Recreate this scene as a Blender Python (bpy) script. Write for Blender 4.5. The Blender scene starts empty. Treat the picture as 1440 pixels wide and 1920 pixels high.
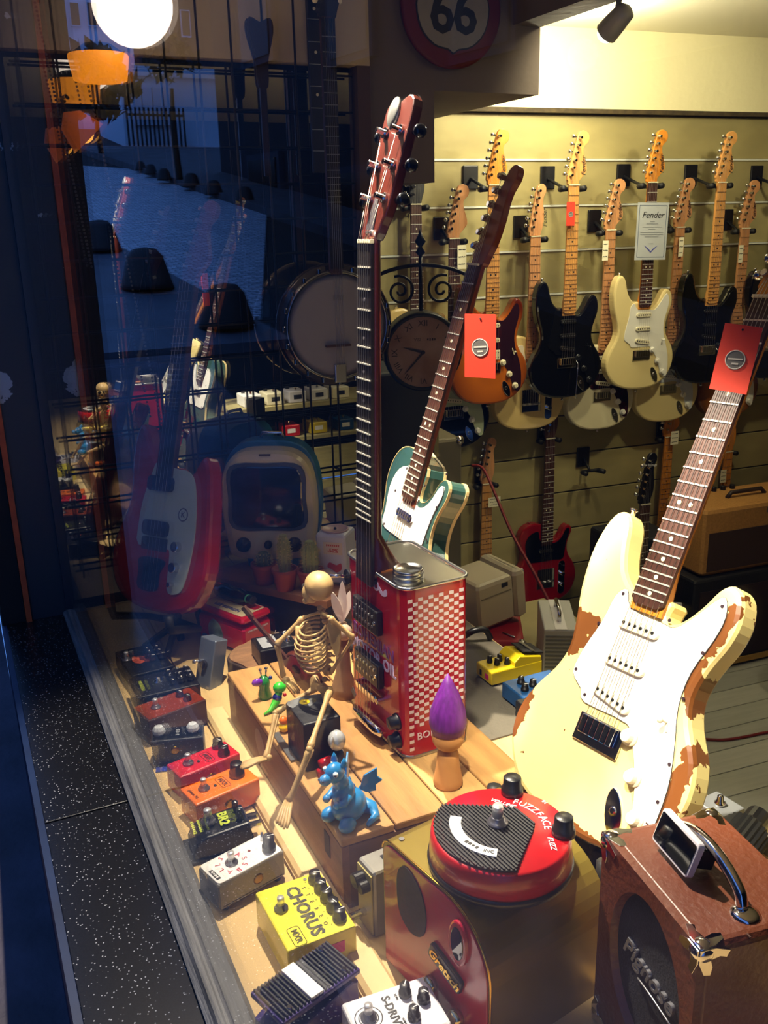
import bpy, math, random
from mathutils import Matrix, Vector, Euler
random.seed(7)
SC=bpy.context.scene
COL=SC.collection
# ---------------------------------------------------------------- camera model (pixel <-> place)
FPX=1734.0
V=Vector
_n=V((130,5540,FPX)).normalized(); _y=V((-850,-523,FPX)); _y=(_y-_n*_n.dot(_y)).normalized(); _z=-_n; _x=_y.cross(_z)
RW=Matrix((_x,_y,_z))            # camera (right, down, forward) -> world
CAMP=V((0,0,1.0))
def ray(u,v): return (RW@V((u-720,v-960,FPX))).normalized()
def G(u,v,z):                    # point where the pixel's ray meets height z
    d=ray(u,v); return CAMP+d*((z-1.0)/d.z)
def PY(u,v,Y):                   # ... meets the plane at depth Y along the window
    d=ray(u,v); return CAMP+d*(Y/d.y)
WA=math.radians(-4.753); WD=V((math.cos(WA),math.sin(WA),0)); WN=V((-WD.y,WD.x,0))
def W(u,v,D=3.26):               # ... meets a plane parallel to the guitar wall
    d=ray(u,v); return CAMP+d*(D*WN.y/d.dot(WN))
cam=bpy.data.cameras.new('camera'); camo=bpy.data.objects.new('camera',cam); COL.objects.link(camo)
cam.sensor_fit='VERTICAL'; cam.sensor_height=24; cam.lens=FPX/1920*24; cam.clip_start=.02; cam.clip_end=200
r,d,f=(RW@V((1,0,0)),RW@V((0,1,0)),RW@V((0,0,1)))
camo.matrix_world=Matrix(((r.x,-d.x,-f.x,0),(r.y,-d.y,-f.y,0),(r.z,-d.z,-f.z,1.0),(0,0,0,1)))
SC.camera=camo
# ---------------------------------------------------------------- world, lights, exposure
wd=bpy.data.worlds.new('dusk'); SC.world=wd; wd.use_nodes=True
bg=wd.node_tree.nodes['Background']; bg.inputs[0].default_value=(.075,.20,.60,1); bg.inputs[1].default_value=1.5
vs=SC.view_settings; vs.view_transform='Standard'; vs.look='None'; vs.gamma=1; vs.use_curve_mapping=False; vs.exposure=0.0
SC.cycles.max_bounces=10; SC.cycles.transparent_max_bounces=24; SC.cycles.glossy_bounces=6
def spot(name,loc,to,w,ang,blend=.4,col=(1,.86,.62),r=.03):
    l=bpy.data.lights.new(name,'SPOT'); l.energy=w; l.spot_size=math.radians(ang); l.spot_blend=blend; l.color=col; l.shadow_soft_size=r
    o=bpy.data.objects.new(name,l); COL.objects.link(o); o.location=loc
    o.rotation_euler=(V(to)-V(loc)).to_track_quat('-Z','Y').to_euler(); return o
def point(name,loc,w,col=(1,.86,.62),r=.05):
    l=bpy.data.lights.new(name,'POINT'); l.energy=w; l.color=col; l.shadow_soft_size=r
    o=bpy.data.objects.new(name,l); COL.objects.link(o); o.location=loc; return o
spot('spot_display',(.52,1.62,1.62),(.46,1.10,0),360,72,.4,(1,.88,.68),.018)
spot('spot_guitar',(.30,.62,1.63),(.84,.95,.45),290,32,.6,(1,.91,.68),.03)
spot('spot_can',(.27,1.05,1.63),(.60,1.34,.55),58,35,.6,(1,.88,.66),.03)
spot('spot_wall_a',(1.98,2.30,1.64),(1.85,3.35,.85),30,84,.6,(1,.90,.58),.05)
spot('spot_wall_b',(2.45,1.95,1.64),(2.5,3.3,1.0),36,100,.7,(1,.90,.58),.05)
point('track_lamp_light',(2.05,2.80,1.52),20,(1,.92,.62),.05)
spot('spot_floor',(2.0,1.2,1.62),(1.9,1.9,-.9),26,80,.6,(1,.9,.66),.05)
spot('fill_spot',(2.6,.0,1.52),(1.25,2.6,.95),7,62,.7,(1,.88,.68),.06)  # added fill for bulkhead, clock and banjo; no lamp hangs there
# ---------------------------------------------------------------- materials
def lin(c):
    if isinstance(c,str): c=[int(c[i:i+2],16)/255 for i in (0,2,4)]
    return tuple((x/12.92 if x<=.04045 else ((x+.055)/1.055)**2.4) for x in c)
MATS={}
def mat(name,col,rough=.5,metal=0.,emit=0,emcol=None,noise=0,nscale=30,bump=0,bscale=60,col2=None,stretch=None,coat=0,spec=.5,alpha=1,wave=None):
    if name in MATS: return MATS[name]
    m=bpy.data.materials.new(name); m.use_nodes=True; nt=m.node_tree; b=nt.nodes['Principled BSDF']; L=nt.links
    c=lin(col); b.inputs['Base Color'].default_value=(*c,1); b.inputs['Roughness'].default_value=rough; b.inputs['Metallic'].default_value=metal
    b.inputs['Coat Weight'].default_value=coat; b.inputs['Specular IOR Level'].default_value=spec
    if emit:
        b.inputs['Emission Color'].default_value=(*lin(emcol or col),1); b.inputs['Emission Strength'].default_value=emit
    if noise or bump or col2:
        tc=nt.nodes.new('ShaderNodeTexCoord'); mp=nt.nodes.new('ShaderNodeMapping'); L.new(tc.outputs['Object'],mp.inputs[0])
        if stretch: mp.inputs['Scale'].default_value=stretch
        n=nt.nodes.new('ShaderNodeTexNoise'); n.inputs['Scale'].default_value=nscale; n.inputs['Detail'].default_value=5; L.new(mp.outputs[0],n.inputs['Vector'])
        if noise or col2:
            mx=nt.nodes.new('ShaderNodeMix'); mx.data_type='RGBA'
            rp=nt.nodes.new('ShaderNodeMapRange'); rp.inputs[1].default_value=.35; rp.inputs[2].default_value=.65; L.new(n.outputs[0],rp.inputs[0])
            c2=lin(col2) if col2 else tuple(x*(1-noise) for x in c)
            mx.inputs[6].default_value=(*c,1); mx.inputs[7].default_value=(*c2,1); L.new(rp.outputs[0],mx.inputs[0]); L.new(mx.outputs[2],b.inputs['Base Color'])
        if bump:
            n2=nt.nodes.new('ShaderNodeTexNoise'); n2.inputs['Scale'].default_value=bscale; n2.inputs['Detail'].default_value=4; L.new(mp.outputs[0],n2.inputs['Vector'])
            bp=nt.nodes.new('ShaderNodeBump'); bp.inputs['Strength'].default_value=bump; bp.inputs['Distance'].default_value=.004; L.new(n2.outputs[0],bp.inputs['Height']); L.new(bp.outputs[0],b.inputs['Normal'])
    MATS[name]=m; return m
def wear_mat(name,paint,wood,patches,rough=.3):
    """paint rubbed away to bare wood in ragged patches: (cx,cy,rx,ry) in local metres"""
    m=bpy.data.materials.new(name); m.use_nodes=True; nt=m.node_tree; b=nt.nodes['Principled BSDF']; L=nt.links
    b.inputs['Roughness'].default_value=rough; b.inputs['Coat Weight'].default_value=.3
    tc=nt.nodes.new('ShaderNodeTexCoord'); n=nt.nodes.new('ShaderNodeTexNoise'); n.inputs['Scale'].default_value=55; n.inputs['Detail'].default_value=6; L.new(tc.outputs['Object'],n.inputs['Vector'])
    sx=nt.nodes.new('ShaderNodeSeparateXYZ'); L.new(tc.outputs['Object'],sx.inputs[0])
    def mth(op,a,c=None):
        k=nt.nodes.new('ShaderNodeMath'); k.operation=op
        for i,x in enumerate((a,c)):
            if x is None: continue
            if isinstance(x,(int,float)): k.inputs[i].default_value=x
            else: L.new(x,k.inputs[i])
        return k.outputs[0]
    best=None
    for cx,cy,rx,ry,rot in patches:
        ca,sa=math.cos(rot),math.sin(rot); dx=mth('SUBTRACT',sx.outputs[0],cx); dy=mth('SUBTRACT',sx.outputs[1],cy)
        a=mth('ADD',mth('MULTIPLY',dx,ca/rx),mth('MULTIPLY',dy,sa/rx)); c=mth('ADD',mth('MULTIPLY',dx,-sa/ry),mth('MULTIPLY',dy,ca/ry))
        v=mth('SUBTRACT',1.0,mth('SQRT',mth('ADD',mth('MULTIPLY',a,a),mth('MULTIPLY',c,c))))
        best=v if best is None else mth('MAXIMUM',best,v)
    s=mth('GREATER_THAN',mth('ADD',best,mth('MULTIPLY',mth('SUBTRACT',n.outputs[0],.5),1.6)),.12)
    n3=nt.nodes.new('ShaderNodeTexNoise'); n3.inputs['Scale'].default_value=70; L.new(tc.outputs['Object'],n3.inputs['Vector'])
    s=mth('MAXIMUM',s,mth('GREATER_THAN',n3.outputs[0],.735))
    mx=nt.nodes.new('ShaderNodeMix'); mx.data_type='RGBA'; mx.inputs[6].default_value=(*lin(paint),1); mx.inputs[7].default_value=(*lin(wood),1)
    L.new(s,mx.inputs[0]); L.new(mx.outputs[2],b.inputs['Base Color']); return m
def burst_mat(name,inner,outer,cx=0,cy=.17,r0=.08,r1=.19):
    m=bpy.data.materials.new(name); m.use_nodes=True; nt=m.node_tree; b=nt.nodes['Principled BSDF']; L=nt.links
    b.inputs['Roughness'].default_value=.18; b.inputs['Coat Weight'].default_value=.6
    tc=nt.nodes.new('ShaderNodeTexCoord'); mp=nt.nodes.new('ShaderNodeMapping'); mp.inputs['Location'].default_value=(-cx,-cy*.75,0); mp.inputs['Scale'].default_value=(1,.75,0); L.new(tc.outputs['Object'],mp.inputs[0])
    vl=nt.nodes.new('ShaderNodeVectorMath'); vl.operation='LENGTH'; L.new(mp.outputs[0],vl.inputs[0])
    mr=nt.nodes.new('ShaderNodeMapRange'); mr.inputs[1].default_value=r0; mr.inputs[2].default_value=r1; L.new(vl.outputs['Value'],mr.inputs[0])
    mx=nt.nodes.new('ShaderNodeMix'); mx.data_type='RGBA'; mx.inputs[6].default_value=(*lin(inner),1); mx.inputs[7].default_value=(*lin(outer),1)
    L.new(mr.outputs[0],mx.inputs[0]); L.new(mx.outputs[2],b.inputs['Base Color']); return m
def glass_mat(name,tint=(1,1,1)):
    m=bpy.data.materials.new(name); m.use_nodes=True; nt=m.node_tree; L=nt.links; nt.nodes.remove(nt.nodes['Principled BSDF'])
    out=nt.nodes['Material Output']; t=nt.nodes.new('ShaderNodeBsdfTransparent'); t.inputs[0].default_value=(*tint,1)
    g=nt.nodes.new('ShaderNodeBsdfGlossy'); g.inputs['Roughness'].default_value=0; g.inputs[0].default_value=(1,1,1,1)
    geo=nt.nodes.new('ShaderNodeNewGeometry'); mr=nt.nodes.new('ShaderNodeMapRange'); mr.inputs[3].default_value=1.5; mr.inputs[4].default_value=1/1.5; L.new(geo.outputs['Backfacing'],mr.inputs[0])
    fr=nt.nodes.new('ShaderNodeFresnel'); L.new(mr.outputs[0],fr.inputs[0])
    mx=nt.nodes.new('ShaderNodeMixShader'); L.new(fr.outputs[0],mx.inputs[0]); L.new(t.outputs[0],mx.inputs[1]); L.new(g.outputs[0],mx.inputs[2]); L.new(mx.outputs[0],out.inputs[0]); return m
BLK=mat('black_plastic','101012',.35); BLKM=mat('black_matte','0c0c0e',.7); CHR=mat('chrome','d8d8da',.08,1); STEEL=mat('steel','b9bbbd',.28,1); SWM=mat('switch_steel','dcdcdc',.3,.6)
WHT=mat('white_plastic','e9e6da',.35); WHITE=mat('white_paint','e6e4e0',.4); GOLD=mat('gold','c9a13c',.2,1); IVORY=mat('ivory','e8dfbd',.4)
RED=mat('red_enamel','b0121a',.3,coat=.4); INK=mat('black_ink','151515',.6); RUB=mat('rubber','0b0b0c',.6); PAPER=mat('paper','e8e2c4',.8); REDTAG=mat('red_card','d3361f',.6)
ROSE=mat('rosewood','4a2a20',.45,noise=.4,nscale=40,stretch=(6,1,1)); MAPLE=mat('maple','d79a55',.3,noise=.15,nscale=20,stretch=(6,.6,1)); MAPLEO=mat('amber_maple','d98a2e',.25,noise=.15,nscale=20,stretch=(6,.6,1))
MAPLEP=mat('pale_maple','c98f5e',.35,noise=.15,nscale=20,stretch=(6,.6,1)); EBONY=mat('ebony','0e0c0e',.4); ROAST=mat('roasted_maple','8a4527',.35,noise=.25,nscale=20,stretch=(6,.6,1))
# ---------------------------------------------------------------- mesh helpers
class MB:
    def __init__(s): s.v=[]; s.f=[]; s.sm=[]
    def add(s,vs,fs,M=None,smooth=False):
        o=len(s.v); s.v+=[tuple(M@V(p)) if M else tuple(p) for p in vs]; s.f+=[tuple(i+o for i in f) for f in fs]; s.sm+=[smooth]*len(fs); return s
    def box(s,sx,sy,sz,loc=(0,0,0),M=None,bev=0):
        """sx,sy,sz full sizes centred on loc; bev chamfers the vertical and top edges"""
        hx,hy,hz=sx/2,sy/2,sz/2; T=Matrix.Translation(loc); T=(M@T) if M else T
        if bev:
            b=min(bev,hx*.9,hy*.9,hz*.9); rings=[]
            for z,i in ((-hz,b),(-hz+b,0),(hz-b,0),(hz-b*.3,b*.3),(hz,b)):
                x,y=hx-i,hy-i; c=b*.55
                rings.append([(-x+c,-y,z),(x-c,-y,z),(x,-y+c,z),(x,y-c,z),(x-c,y,z),(-x+c,y,z),(-x,y-c,z),(-x,-y+c,z)])
            vs=[p for r in rings for p in r]; fs=[tuple(range(7,-1,-1)),tuple(range(32,40))]
            for k in range(4):
                for j in range(8): fs.append((k*8+j,k*8+(j+1)%8,k*8+8+(j+1)%8,k*8+8+j))
            return s.add(vs,fs,T)
        vs=[(x,y,z) for z in (-hz,hz) for x,y in ((-hx,-hy),(hx,-hy),(hx,hy),(-hx,hy))]
        return s.add(vs,[(3,2,1,0),(4,5,6,7),(0,1,5,4),(1,2,6,5),(2,3,7,6),(3,0,4,7)],T)
    def lathe(s,prof,seg=20,loc=(0,0,0),M=None,sx=1,sy=1,smooth=True,cap=True):
        """profile of (radius,z) turned about z"""
        T=Matrix.Translation(loc); T=(M@T) if M else T; vs=[];fs=[]
        for r,z in prof:
            for k in range(seg): a=2*math.pi*k/seg; vs.append((r*math.cos(a)*sx,r*math.sin(a)*sy,z))
        n=len(prof)
        for i in range(n-1):
            for k in range(seg): fs.append((i*seg+k,i*seg+(k+1)%seg,(i+1)*seg+(k+1)%seg,(i+1)*seg+k))
        if cap and prof[0][0]>1e-6: fs.append(tuple(range(seg-1,-1,-1)))
        if cap and prof[-1][0]>1e-6: fs.append(tuple((n-1)*seg+k for k in range(seg)))
        return s.add(vs,fs,T,smooth)
    def cyl(s,r,h,loc=(0,0,0),M=None,seg=18,r2=None,bev=None):
        r2=r if r2 is None else r2; b=min(r2,h)*.12 if bev is None else bev
        return s.lathe([(r,0),(r2,h-b),(max(r2-b,1e-4),h)],seg,loc,M,smooth=False)
    def ball(s,r,loc=(0,0,0),M=None,seg=16,sx=1,sy=1,sz=1):
        n=max(6,seg//2); return s.lathe([(max(r*math.sin(math.pi*i/n),1e-7),-r*sz*math.cos(math.pi*i/n)) for i in range(n+1)],seg,loc,M,sx,sy)
    def tube(s,pts,rad,seg=8,cap=True):
        pts=[V(p) for p in pts]; n=len(pts); rads=rad if isinstance(rad,(list,tuple)) else [rad]*n; vs=[];fs=[]; up=None
        for i,p in enumerate(pts):
            t=(pts[min(i+1,n-1)]-pts[max(i-1,0)]).normalized()
            if up is None: up=V((0,0,1)) if abs(t.z)<.9 else V((1,0,0))
            a=t.cross(up).normalized(); b=a.cross(t).normalized(); up=b
            for k in range(seg): w=2*math.pi*k/seg; vs.append(p+(a*math.cos(w)+b*math.sin(w))*rads[i])
        for i in range(n-1):
            for k in range(seg): fs.append((i*seg+k,(i+1)*seg+k,(i+1)*seg+(k+1)%seg,i*seg+(k+1)%seg))
        if cap: fs+= [tuple(range(seg)),tuple((n-1)*seg+k for k in range(seg-1,-1,-1))]
        return s.add(vs,fs,None,True)
    def prism(s,out,z0,z1,bev=0,M=None,bev0=None):
        """closed outline (ccw) extruded z0..z1 with rounded rims"""
        n=len(out); b0=bev if bev0 is None else bev0
        def off(d):
            if d==0: return [(p[0],p[1]) for p in out]
            o=[]
            for i in range(n):
                a,b,c=V(out[i-1][:2]),V(out[i][:2]),V(out[(i+1)%n][:2]); t=(c-a); t=t.normalized() if t.length>1e-9 else V((1,0)); o.append((b.x-t.y*d,b.y+t.x*d))
            return o
        lay=[]
        if b0: lay+= [(z0,b0),(z0+b0*.3,b0*.3),(z0+b0,0)]
        else: lay+=[(z0,0)]
        if bev: lay+=[(z1-bev,0),(z1-bev*.3,bev*.3),(z1,bev)]
        else: lay+=[(z1,0)]
        vs=[];fs=[]
        for z,d in lay: vs+=[(x,y,z) for x,y in off(d)]
        for k in range(len(lay)-1):
            for j in range(n): fs.append((k*n+j,k*n+(j+1)%n,(k+1)*n+(j+1)%n,(k+1)*n+j))
        fs.append(tuple(range(n-1,-1,-1))); fs.append(tuple((len(lay)-1)*n+j for j in range(n)))
        return s.add(vs,fs,M)
    def build(s,name,m,parent=None,M=None,smooth=None):
        me=bpy.data.meshes.new(name); me.from_pydata(s.v,[],s.f); me.polygons.foreach_set('use_smooth',[bool(x) for x in s.sm] if smooth is None else [smooth]*len(s.f)); me.update()
        me.materials.append(m); return link(name,me,parent,M)
def link(name,me,parent=None,M=None):
    o=bpy.data.objects.new(name,me); COL.objects.link(o)
    if parent: o.parent=parent
    if M is not None: o.matrix_local=M
    return o
def tag(o,label,cat,group=None):
    o['label']=label; o['category']=cat
    if group: o['group']=group
    return o
def thing(name,label,cat,M=None,group=None):
    o=bpy.data.objects.new(name,None); o.empty_display_size=.05; COL.objects.link(o)
    if M is not None: o.matrix_world=M
    return tag(o,label,cat,group)
def struct(o): o['kind']='structure'; return o
def T(x,y=None,z=None): return Matrix.Translation(x if y is None else (x,y,z))
def RX(a): return Matrix.Rotation(a,4,'X')
def RY(a): return Matrix.Rotation(a,4,'Y')
def RZ(a): return Matrix.Rotation(a,4,'Z')
def frame(o,x,y,z=None):
    """matrix from origin and approx x, y axes"""
    x=V(x).normalized(); y=V(y); z=x.cross(y).normalized(); y=z.cross(x)
    return Matrix(((x.x,y.x,z.x,o[0]),(x.y,y.y,z.y,o[1]),(x.z,y.z,z.z,o[2]),(0,0,0,1)))
def smooth(pts,n=4,closed=True):
    out=[];N=len(pts)
    for i in range(N if closed else N-1):
        p=[V(pts[(i+k)%N] if closed else pts[min(max(i+k,0),N-1)]) for k in (-1,0,1,2)]
        for j in range(n):
            t=j/n; out.append(tuple(.5*((2*p[1])+(p[2]-p[0])*t+(2*p[0]-5*p[1]+4*p[2]-p[3])*t*t+(3*p[1]-p[0]-3*p[2]+p[3])*t**3)))
    if not closed: out.append(tuple(pts[-1]))
    return out
def rrect(w,h,r,n=4,cx=0,cy=0):
    o=[]
    for sx,sy,a0 in ((1,-1,-90),(1,1,0),(-1,1,90),(-1,-1,180)):
        for k in range(n+1):
            a=math.radians(a0+90*k/n); o.append((cx+sx*(w/2-r)+r*math.cos(a),cy+sy*(h/2-r)+r*math.sin(a)))
    return o
def ell(rx,ry,n=28,cx=0,cy=0): return [(cx+rx*math.cos(2*math.pi*k/n),cy+ry*math.sin(2*math.pi*k/n)) for k in range(n)]
def text(s,size,m,parent,M,name='lettering',shear=0,ext=.0004,bold=0,space=1,align='CENTER'):
    c=bpy.data.curves.new('t','FONT'); c.body=s; c.size=size; c.extrude=ext; c.shear=shear; c.offset=bold; c.space_character=space; c.align_x=align; c.align_y='CENTER'; c.resolution_u=2
    o=bpy.data.objects.new('t',c); COL.objects.link(o); dg=bpy.context.evaluated_depsgraph_get(); me=bpy.data.meshes.new_from_object(o.evaluated_get(dg)); bpy.data.objects.remove(o)
    me.materials.clear(); me.materials.append(m); return link(name,me,parent,M)
def strokes(w,h,m,parent,M,n=5,name='illegible_print'):
    """short printed dashes where the photograph's writing cannot be read"""
    b=MB(); rng=random.Random(int(w*1e5)+n); x=-w/2
    for k in range(n): l=w/n*rng.uniform(.5,.8); b.box(l,h*rng.uniform(.6,1),.0005,(x+w/n/2,0,0)); x+=w/n
    return b.build(name,m,parent,M)
# ================================================================= THE SETTING
XG=.195; YJ=2.50; ZF=-.90; ZC=1.68
def sbox(name,x0,x1,y0,y1,z0,z1,m,parent=None,bev=0):
    return MB().box(x1-x0,y1-y0,z1-z0,((x0+x1)/2,(y0+y1)/2,(z0+z1)/2),bev=bev).build(name,m,parent)
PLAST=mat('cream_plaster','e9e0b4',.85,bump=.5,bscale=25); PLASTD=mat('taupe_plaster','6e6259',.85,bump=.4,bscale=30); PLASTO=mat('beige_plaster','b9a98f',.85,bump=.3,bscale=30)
PINE=[mat('pine_board_%d'%i,c,.6,noise=.22,nscale=9,stretch=(.5,1,7),bump=.25,bscale=30) for i,c in enumerate(('a79a66','9c9060','aea26e','938858'))]
struct(sbox('ceiling',.2,4.6,-1.6,3.7,ZC,ZC+.05,mat('ceiling_white','ece7cf',.9)))
# guitar wall: plank by plank
wc=V((0,3.392,0))
def wpt(a,z,off=0): return wc+WD*a-WN*off+V((0,0,z))      # a metres along the wall, off metres out from it
Mw=frame(wc,WD,V((0,0,1)))                                 # local x along wall, y up, z out of the wall
wb=struct(MB().box(4.2,ZC-ZF,.06,(2.5,(ZC+ZF)/2,-.045)).build('wall_back',mat('dark_backing','2a241a',.9),None,Mw))
zs=[1.385]+[1.219-.17*k for k in range(13)]
pm={}
for k in range(len(zs)-1):
    zt,zb=zs[k],zs[k+1]; h=zt-zb-.006
    me=MB().box(4.2,h,.018,(0,0,0),bev=.002)
    o=me.build('plank',PINE[k%4],wb,T(2.5,(zt+zb)/2,.0))
for k in range(1,5):
    m=MB().box(4.2,.007,.010,(0,0,.0)).build('metal_rail',mat('rail_alu','dfe3da',.35,.2),wb,T(2.5,zs[k]-.001,.010)); m['label']='bright aluminium slot rail'
struct(MB().box(4.2,ZC-1.40,.07,(2.5,(ZC+1.40)/2,.0)).build('wall_upper',PLAST,None,Mw))
struct(MB().box(4.2,.016,.09,(2.5,1.392,.0)).build('trim_1',mat('dark_trim','4a3c22',.8,noise=.5,nscale=40),None,Mw))
struct(sbox('wall_right',4.55,4.6,-1.6,3.4,ZF,ZC,PINE[1])); struct(sbox('wall_rear',.2,4.6,-1.65,-1.6,ZF,ZC,mat('dim_wall','1c1814',.9)))
# floor planks along the guitar wall
FL=[mat('whitewashed_plank_%d'%i,c,.6,noise=.12,nscale=8,stretch=(.6,6,1),bump=.2,bscale=30) for i,c in enumerate(('b3b3a4','adada0','bbbaab'))]
fo=struct(sbox('floor',.2,4.6,-1.6,3.7,ZF-.06,ZF-.02,mat('floor_gap','1d1b18',.9)))
me=None
for k in range(26):
    off=.06+.122*k
    b=MB().box(4.4,.118,.02,(0,0,0),bev=.002)
    b.build('plank',FL[k%3],fo,frame(wpt(2.4,ZF-.01,off),WD,WN))
# display end: partition, mirror, stepped bulkhead
struct(sbox('wall_end',.20,1.09,YJ+.02,YJ+.09,-.05,1.40,mat('dark_partition','1c1816',.8)))
struct(sbox('wall_end_upper',.20,1.127,YJ-.03,YJ+.09,1.40,ZC,PLASTO))
struct(sbox('trim_2',1.09,1.127,YJ-.03,YJ+.09,ZF,1.40,mat('brown_post','4e3a2c',.8)))
MIR=mat('mirror_silver','c9cdd0',.0,1)
tag(sbox('wall_mirror',.21,1.085,YJ,YJ+.018,.03,1.385,MIR),'tall wall mirror behind the black wire grid','mirror')
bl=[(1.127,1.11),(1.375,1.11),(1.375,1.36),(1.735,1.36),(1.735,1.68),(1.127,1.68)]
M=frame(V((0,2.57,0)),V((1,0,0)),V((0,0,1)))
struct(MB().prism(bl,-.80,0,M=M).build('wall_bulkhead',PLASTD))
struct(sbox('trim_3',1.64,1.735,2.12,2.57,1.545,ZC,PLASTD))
struct(sbox('wall_front_upper',.03,.20,-1.3,2.62,1.74,2.9,mat('shopfront_blue','16202c',.6)))
struct(sbox('wall_front_side',.03,.20,-1.7,-1.2,-.9,2.9,mat('shopfront_blue','16202c',.6)))
# display platform
PLY=mat('plywood','cfae74',.6,noise=.12,nscale=6,stretch=(8,.6,1),bump=.1); 
db=thing('display_platform','pale plywood display platform behind the shop window glass','platform')
for x0,x1 in ((.236,.374),(.378,.70),(.704,1.122)): sbox('plank',x0,x1,-1.0,2.5,-.03,0,PLY,db)
sbox('front_panel',1.09,1.11,-1.0,2.48,ZF,-.03,PINE[2],db); sbox('back_support',.25,.27,-1.0,2.48,ZF,-.03,PINE[2],db)
tag(MB().prism([(-.022,0),(.022,0),(.022,.010),(.016,.017),(-.016,.017),(-.022,.010)],-.78,.78,M=frame(V((.402,.98,0)),V((1,0,0)),V((0,0,1)))).build('wooden_batten',mat('pale_batten','d9bd85',.6,noise=.1,nscale=8)),'long rounded wooden batten beside the wooden crate','batten')
# window: frame, glass, sill, jamb
BLUE=mat('peeling_blue_paint','16283f',.45,noise=.35,nscale=14,bump=.4,bscale=30); FRW=mat('worn_grey_wood','6a6a6c',.55,noise=.45,nscale=14,stretch=(9,.7,2),bump=.4)
def peel(name,paint,chip,thr):
    m=bpy.data.materials.new(name); m.use_nodes=True; nt=m.node_tree; b=nt.nodes['Principled BSDF']; L=nt.links; b.inputs['Roughness'].default_value=.5
    tc=nt.nodes.new('ShaderNodeTexCoord'); n=nt.nodes.new('ShaderNodeTexNoise'); n.inputs['Scale'].default_value=9; n.inputs['Detail'].default_value=7; L.new(tc.outputs['Object'],n.inputs['Vector'])
    k=nt.nodes.new('ShaderNodeMath'); k.operation='GREATER_THAN'; k.inputs[1].default_value=thr; L.new(n.outputs[0],k.inputs[0])
    mx=nt.nodes.new('ShaderNodeMix'); mx.data_type='RGBA'; mx.inputs[6].default_value=(*lin(paint),1); mx.inputs[7].default_value=(*lin(chip),1); L.new(k.outputs[0],mx.inputs[0]); L.new(mx.outputs[2],b.inputs['Base Color']); return m
JAMB=peel('flaking_jamb_paint','1a2430','8a949e',.63)
w1=thing('window_1','','window'); del w1['label']; del w1['category']; struct(w1)
MB().box(.006,YJ+1.2,1.728,(XG,(YJ-1.2)/2,.872)).build('pane',glass_mat('window_glass'),w1)
MB().prism([(.176,-.03),(.236,-.03),(.236,.006),(.228,.016),(.206,.018),(.202,.010),(.188,.010),(.184,.004),(.176,.0)],-YJ,1.2,M=frame(V((0,0,0)),V((1,0,0)),V((0,0,1)))).build('frame_rail',FRW,w1)
sbox('frame_post',.185,.205,YJ-.012,YJ+.01,.01,1.736,mat('blue_post','141f2e',.4),w1)
struct(sbox('wall_jamb',.094,.190,YJ,YJ+.12,-.02,2.4,JAMB))
tag(sbox('rusty_strip',.081,.095,YJ-.012,YJ+.1,-.02,2.4,mat('rust_orange','b4481a',.6,noise=.3,nscale=20)),'thin orange rust coloured strip along the blue window jamb','strip')
struct(sbox('wall_facade',.022,.080,YJ,YJ+.5,-.65,2.4,mat('dark_facade','08090c',.8)))
GRAN=mat('black_granite','0d0d10',.28,col2='17171a',nscale=350)
gn=GRAN.node_tree; b=gn.nodes['Principled BSDF']; vz=gn.nodes.new('ShaderNodeTexVoronoi'); vz.inputs['Scale'].default_value=150; tcn=gn.nodes.new('ShaderNodeTexCoord'); gn.links.new(tcn.outputs['Object'],vz.inputs['Vector'])
cr=gn.nodes.new('ShaderNodeMapRange'); cr.inputs[1].default_value=.20; cr.inputs[2].default_value=.10; cr.inputs[3].default_value=0; cr.inputs[4].default_value=1; gn.links.new(vz.outputs['Distance'],cr.inputs[0])
mx=gn.nodes.new('ShaderNodeMix'); mx.data_type='RGBA'; old=b.inputs['Base Color'].links[0].from_socket; gn.links.new(old,mx.inputs[6]); mx.inputs[7].default_value=(.35,.36,.4,1); gn.links.new(cr.outputs[0],mx.inputs[0]); gn.links.new(mx.outputs[2],b.inputs['Base Color'])
sl=struct(sbox('trim_sill',.032,.178,-1.2,YJ,-.06,-.012,mat('sill_bed','050506',.9)))
for y0,y1 in ((-1.2,.55),(.553,1.535),(1.539,YJ)): sbox('slab',.030,.177,y0,y1,-.04,-.006,GRAN,sl,bev=.0015)
struct(sbox('wall_below_window',.018,.030,-1.2,YJ,-.62,-.008,mat('blue_fascia','13264a',.5,noise=.35,nscale=6)))
struct(sbox('wall_base',.03,.2,-1.2,YJ,-.9,-.06,mat('base_dark','17191f',.9)))
# ---------------------------------------------------------------- the dusk street outside (seen in the glass)
def cobbles(name,c1,c2,rough):
    m=bpy.data.materials.new(name); m.use_nodes=True; nt=m.node_tree; b=nt.nodes['Principled BSDF']; L=nt.links; b.inputs['Roughness'].default_value=rough
    tc=nt.nodes.new('ShaderNodeTexCoord'); br=nt.nodes.new('ShaderNodeTexBrick'); L.new(tc.outputs['Object'],br.inputs['Vector'])
    br.inputs['Scale'].default_value=5; br.inputs['Color1'].default_value=(*lin(c1),1); br.inputs['Color2'].default_value=(*lin(c2),1); br.inputs['Mortar'].default_value=(.04,.045,.06,1); br.inputs['Mortar Size'].default_value=.03
    L.new(br.outputs[0],b.inputs['Base Color']); n=nt.nodes.new('ShaderNodeTexNoise'); n.inputs['Scale'].default_value=4; L.new(tc.outputs['Object'],n.inputs['Vector'])
    bp=nt.nodes.new('ShaderNodeBump'); bp.inputs['Strength'].default_value=.5; L.new(br.outputs['Fac'],bp.inputs['Height']); bp.invert=True; L.new(bp.outputs[0],b.inputs['Normal']); return m
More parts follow.
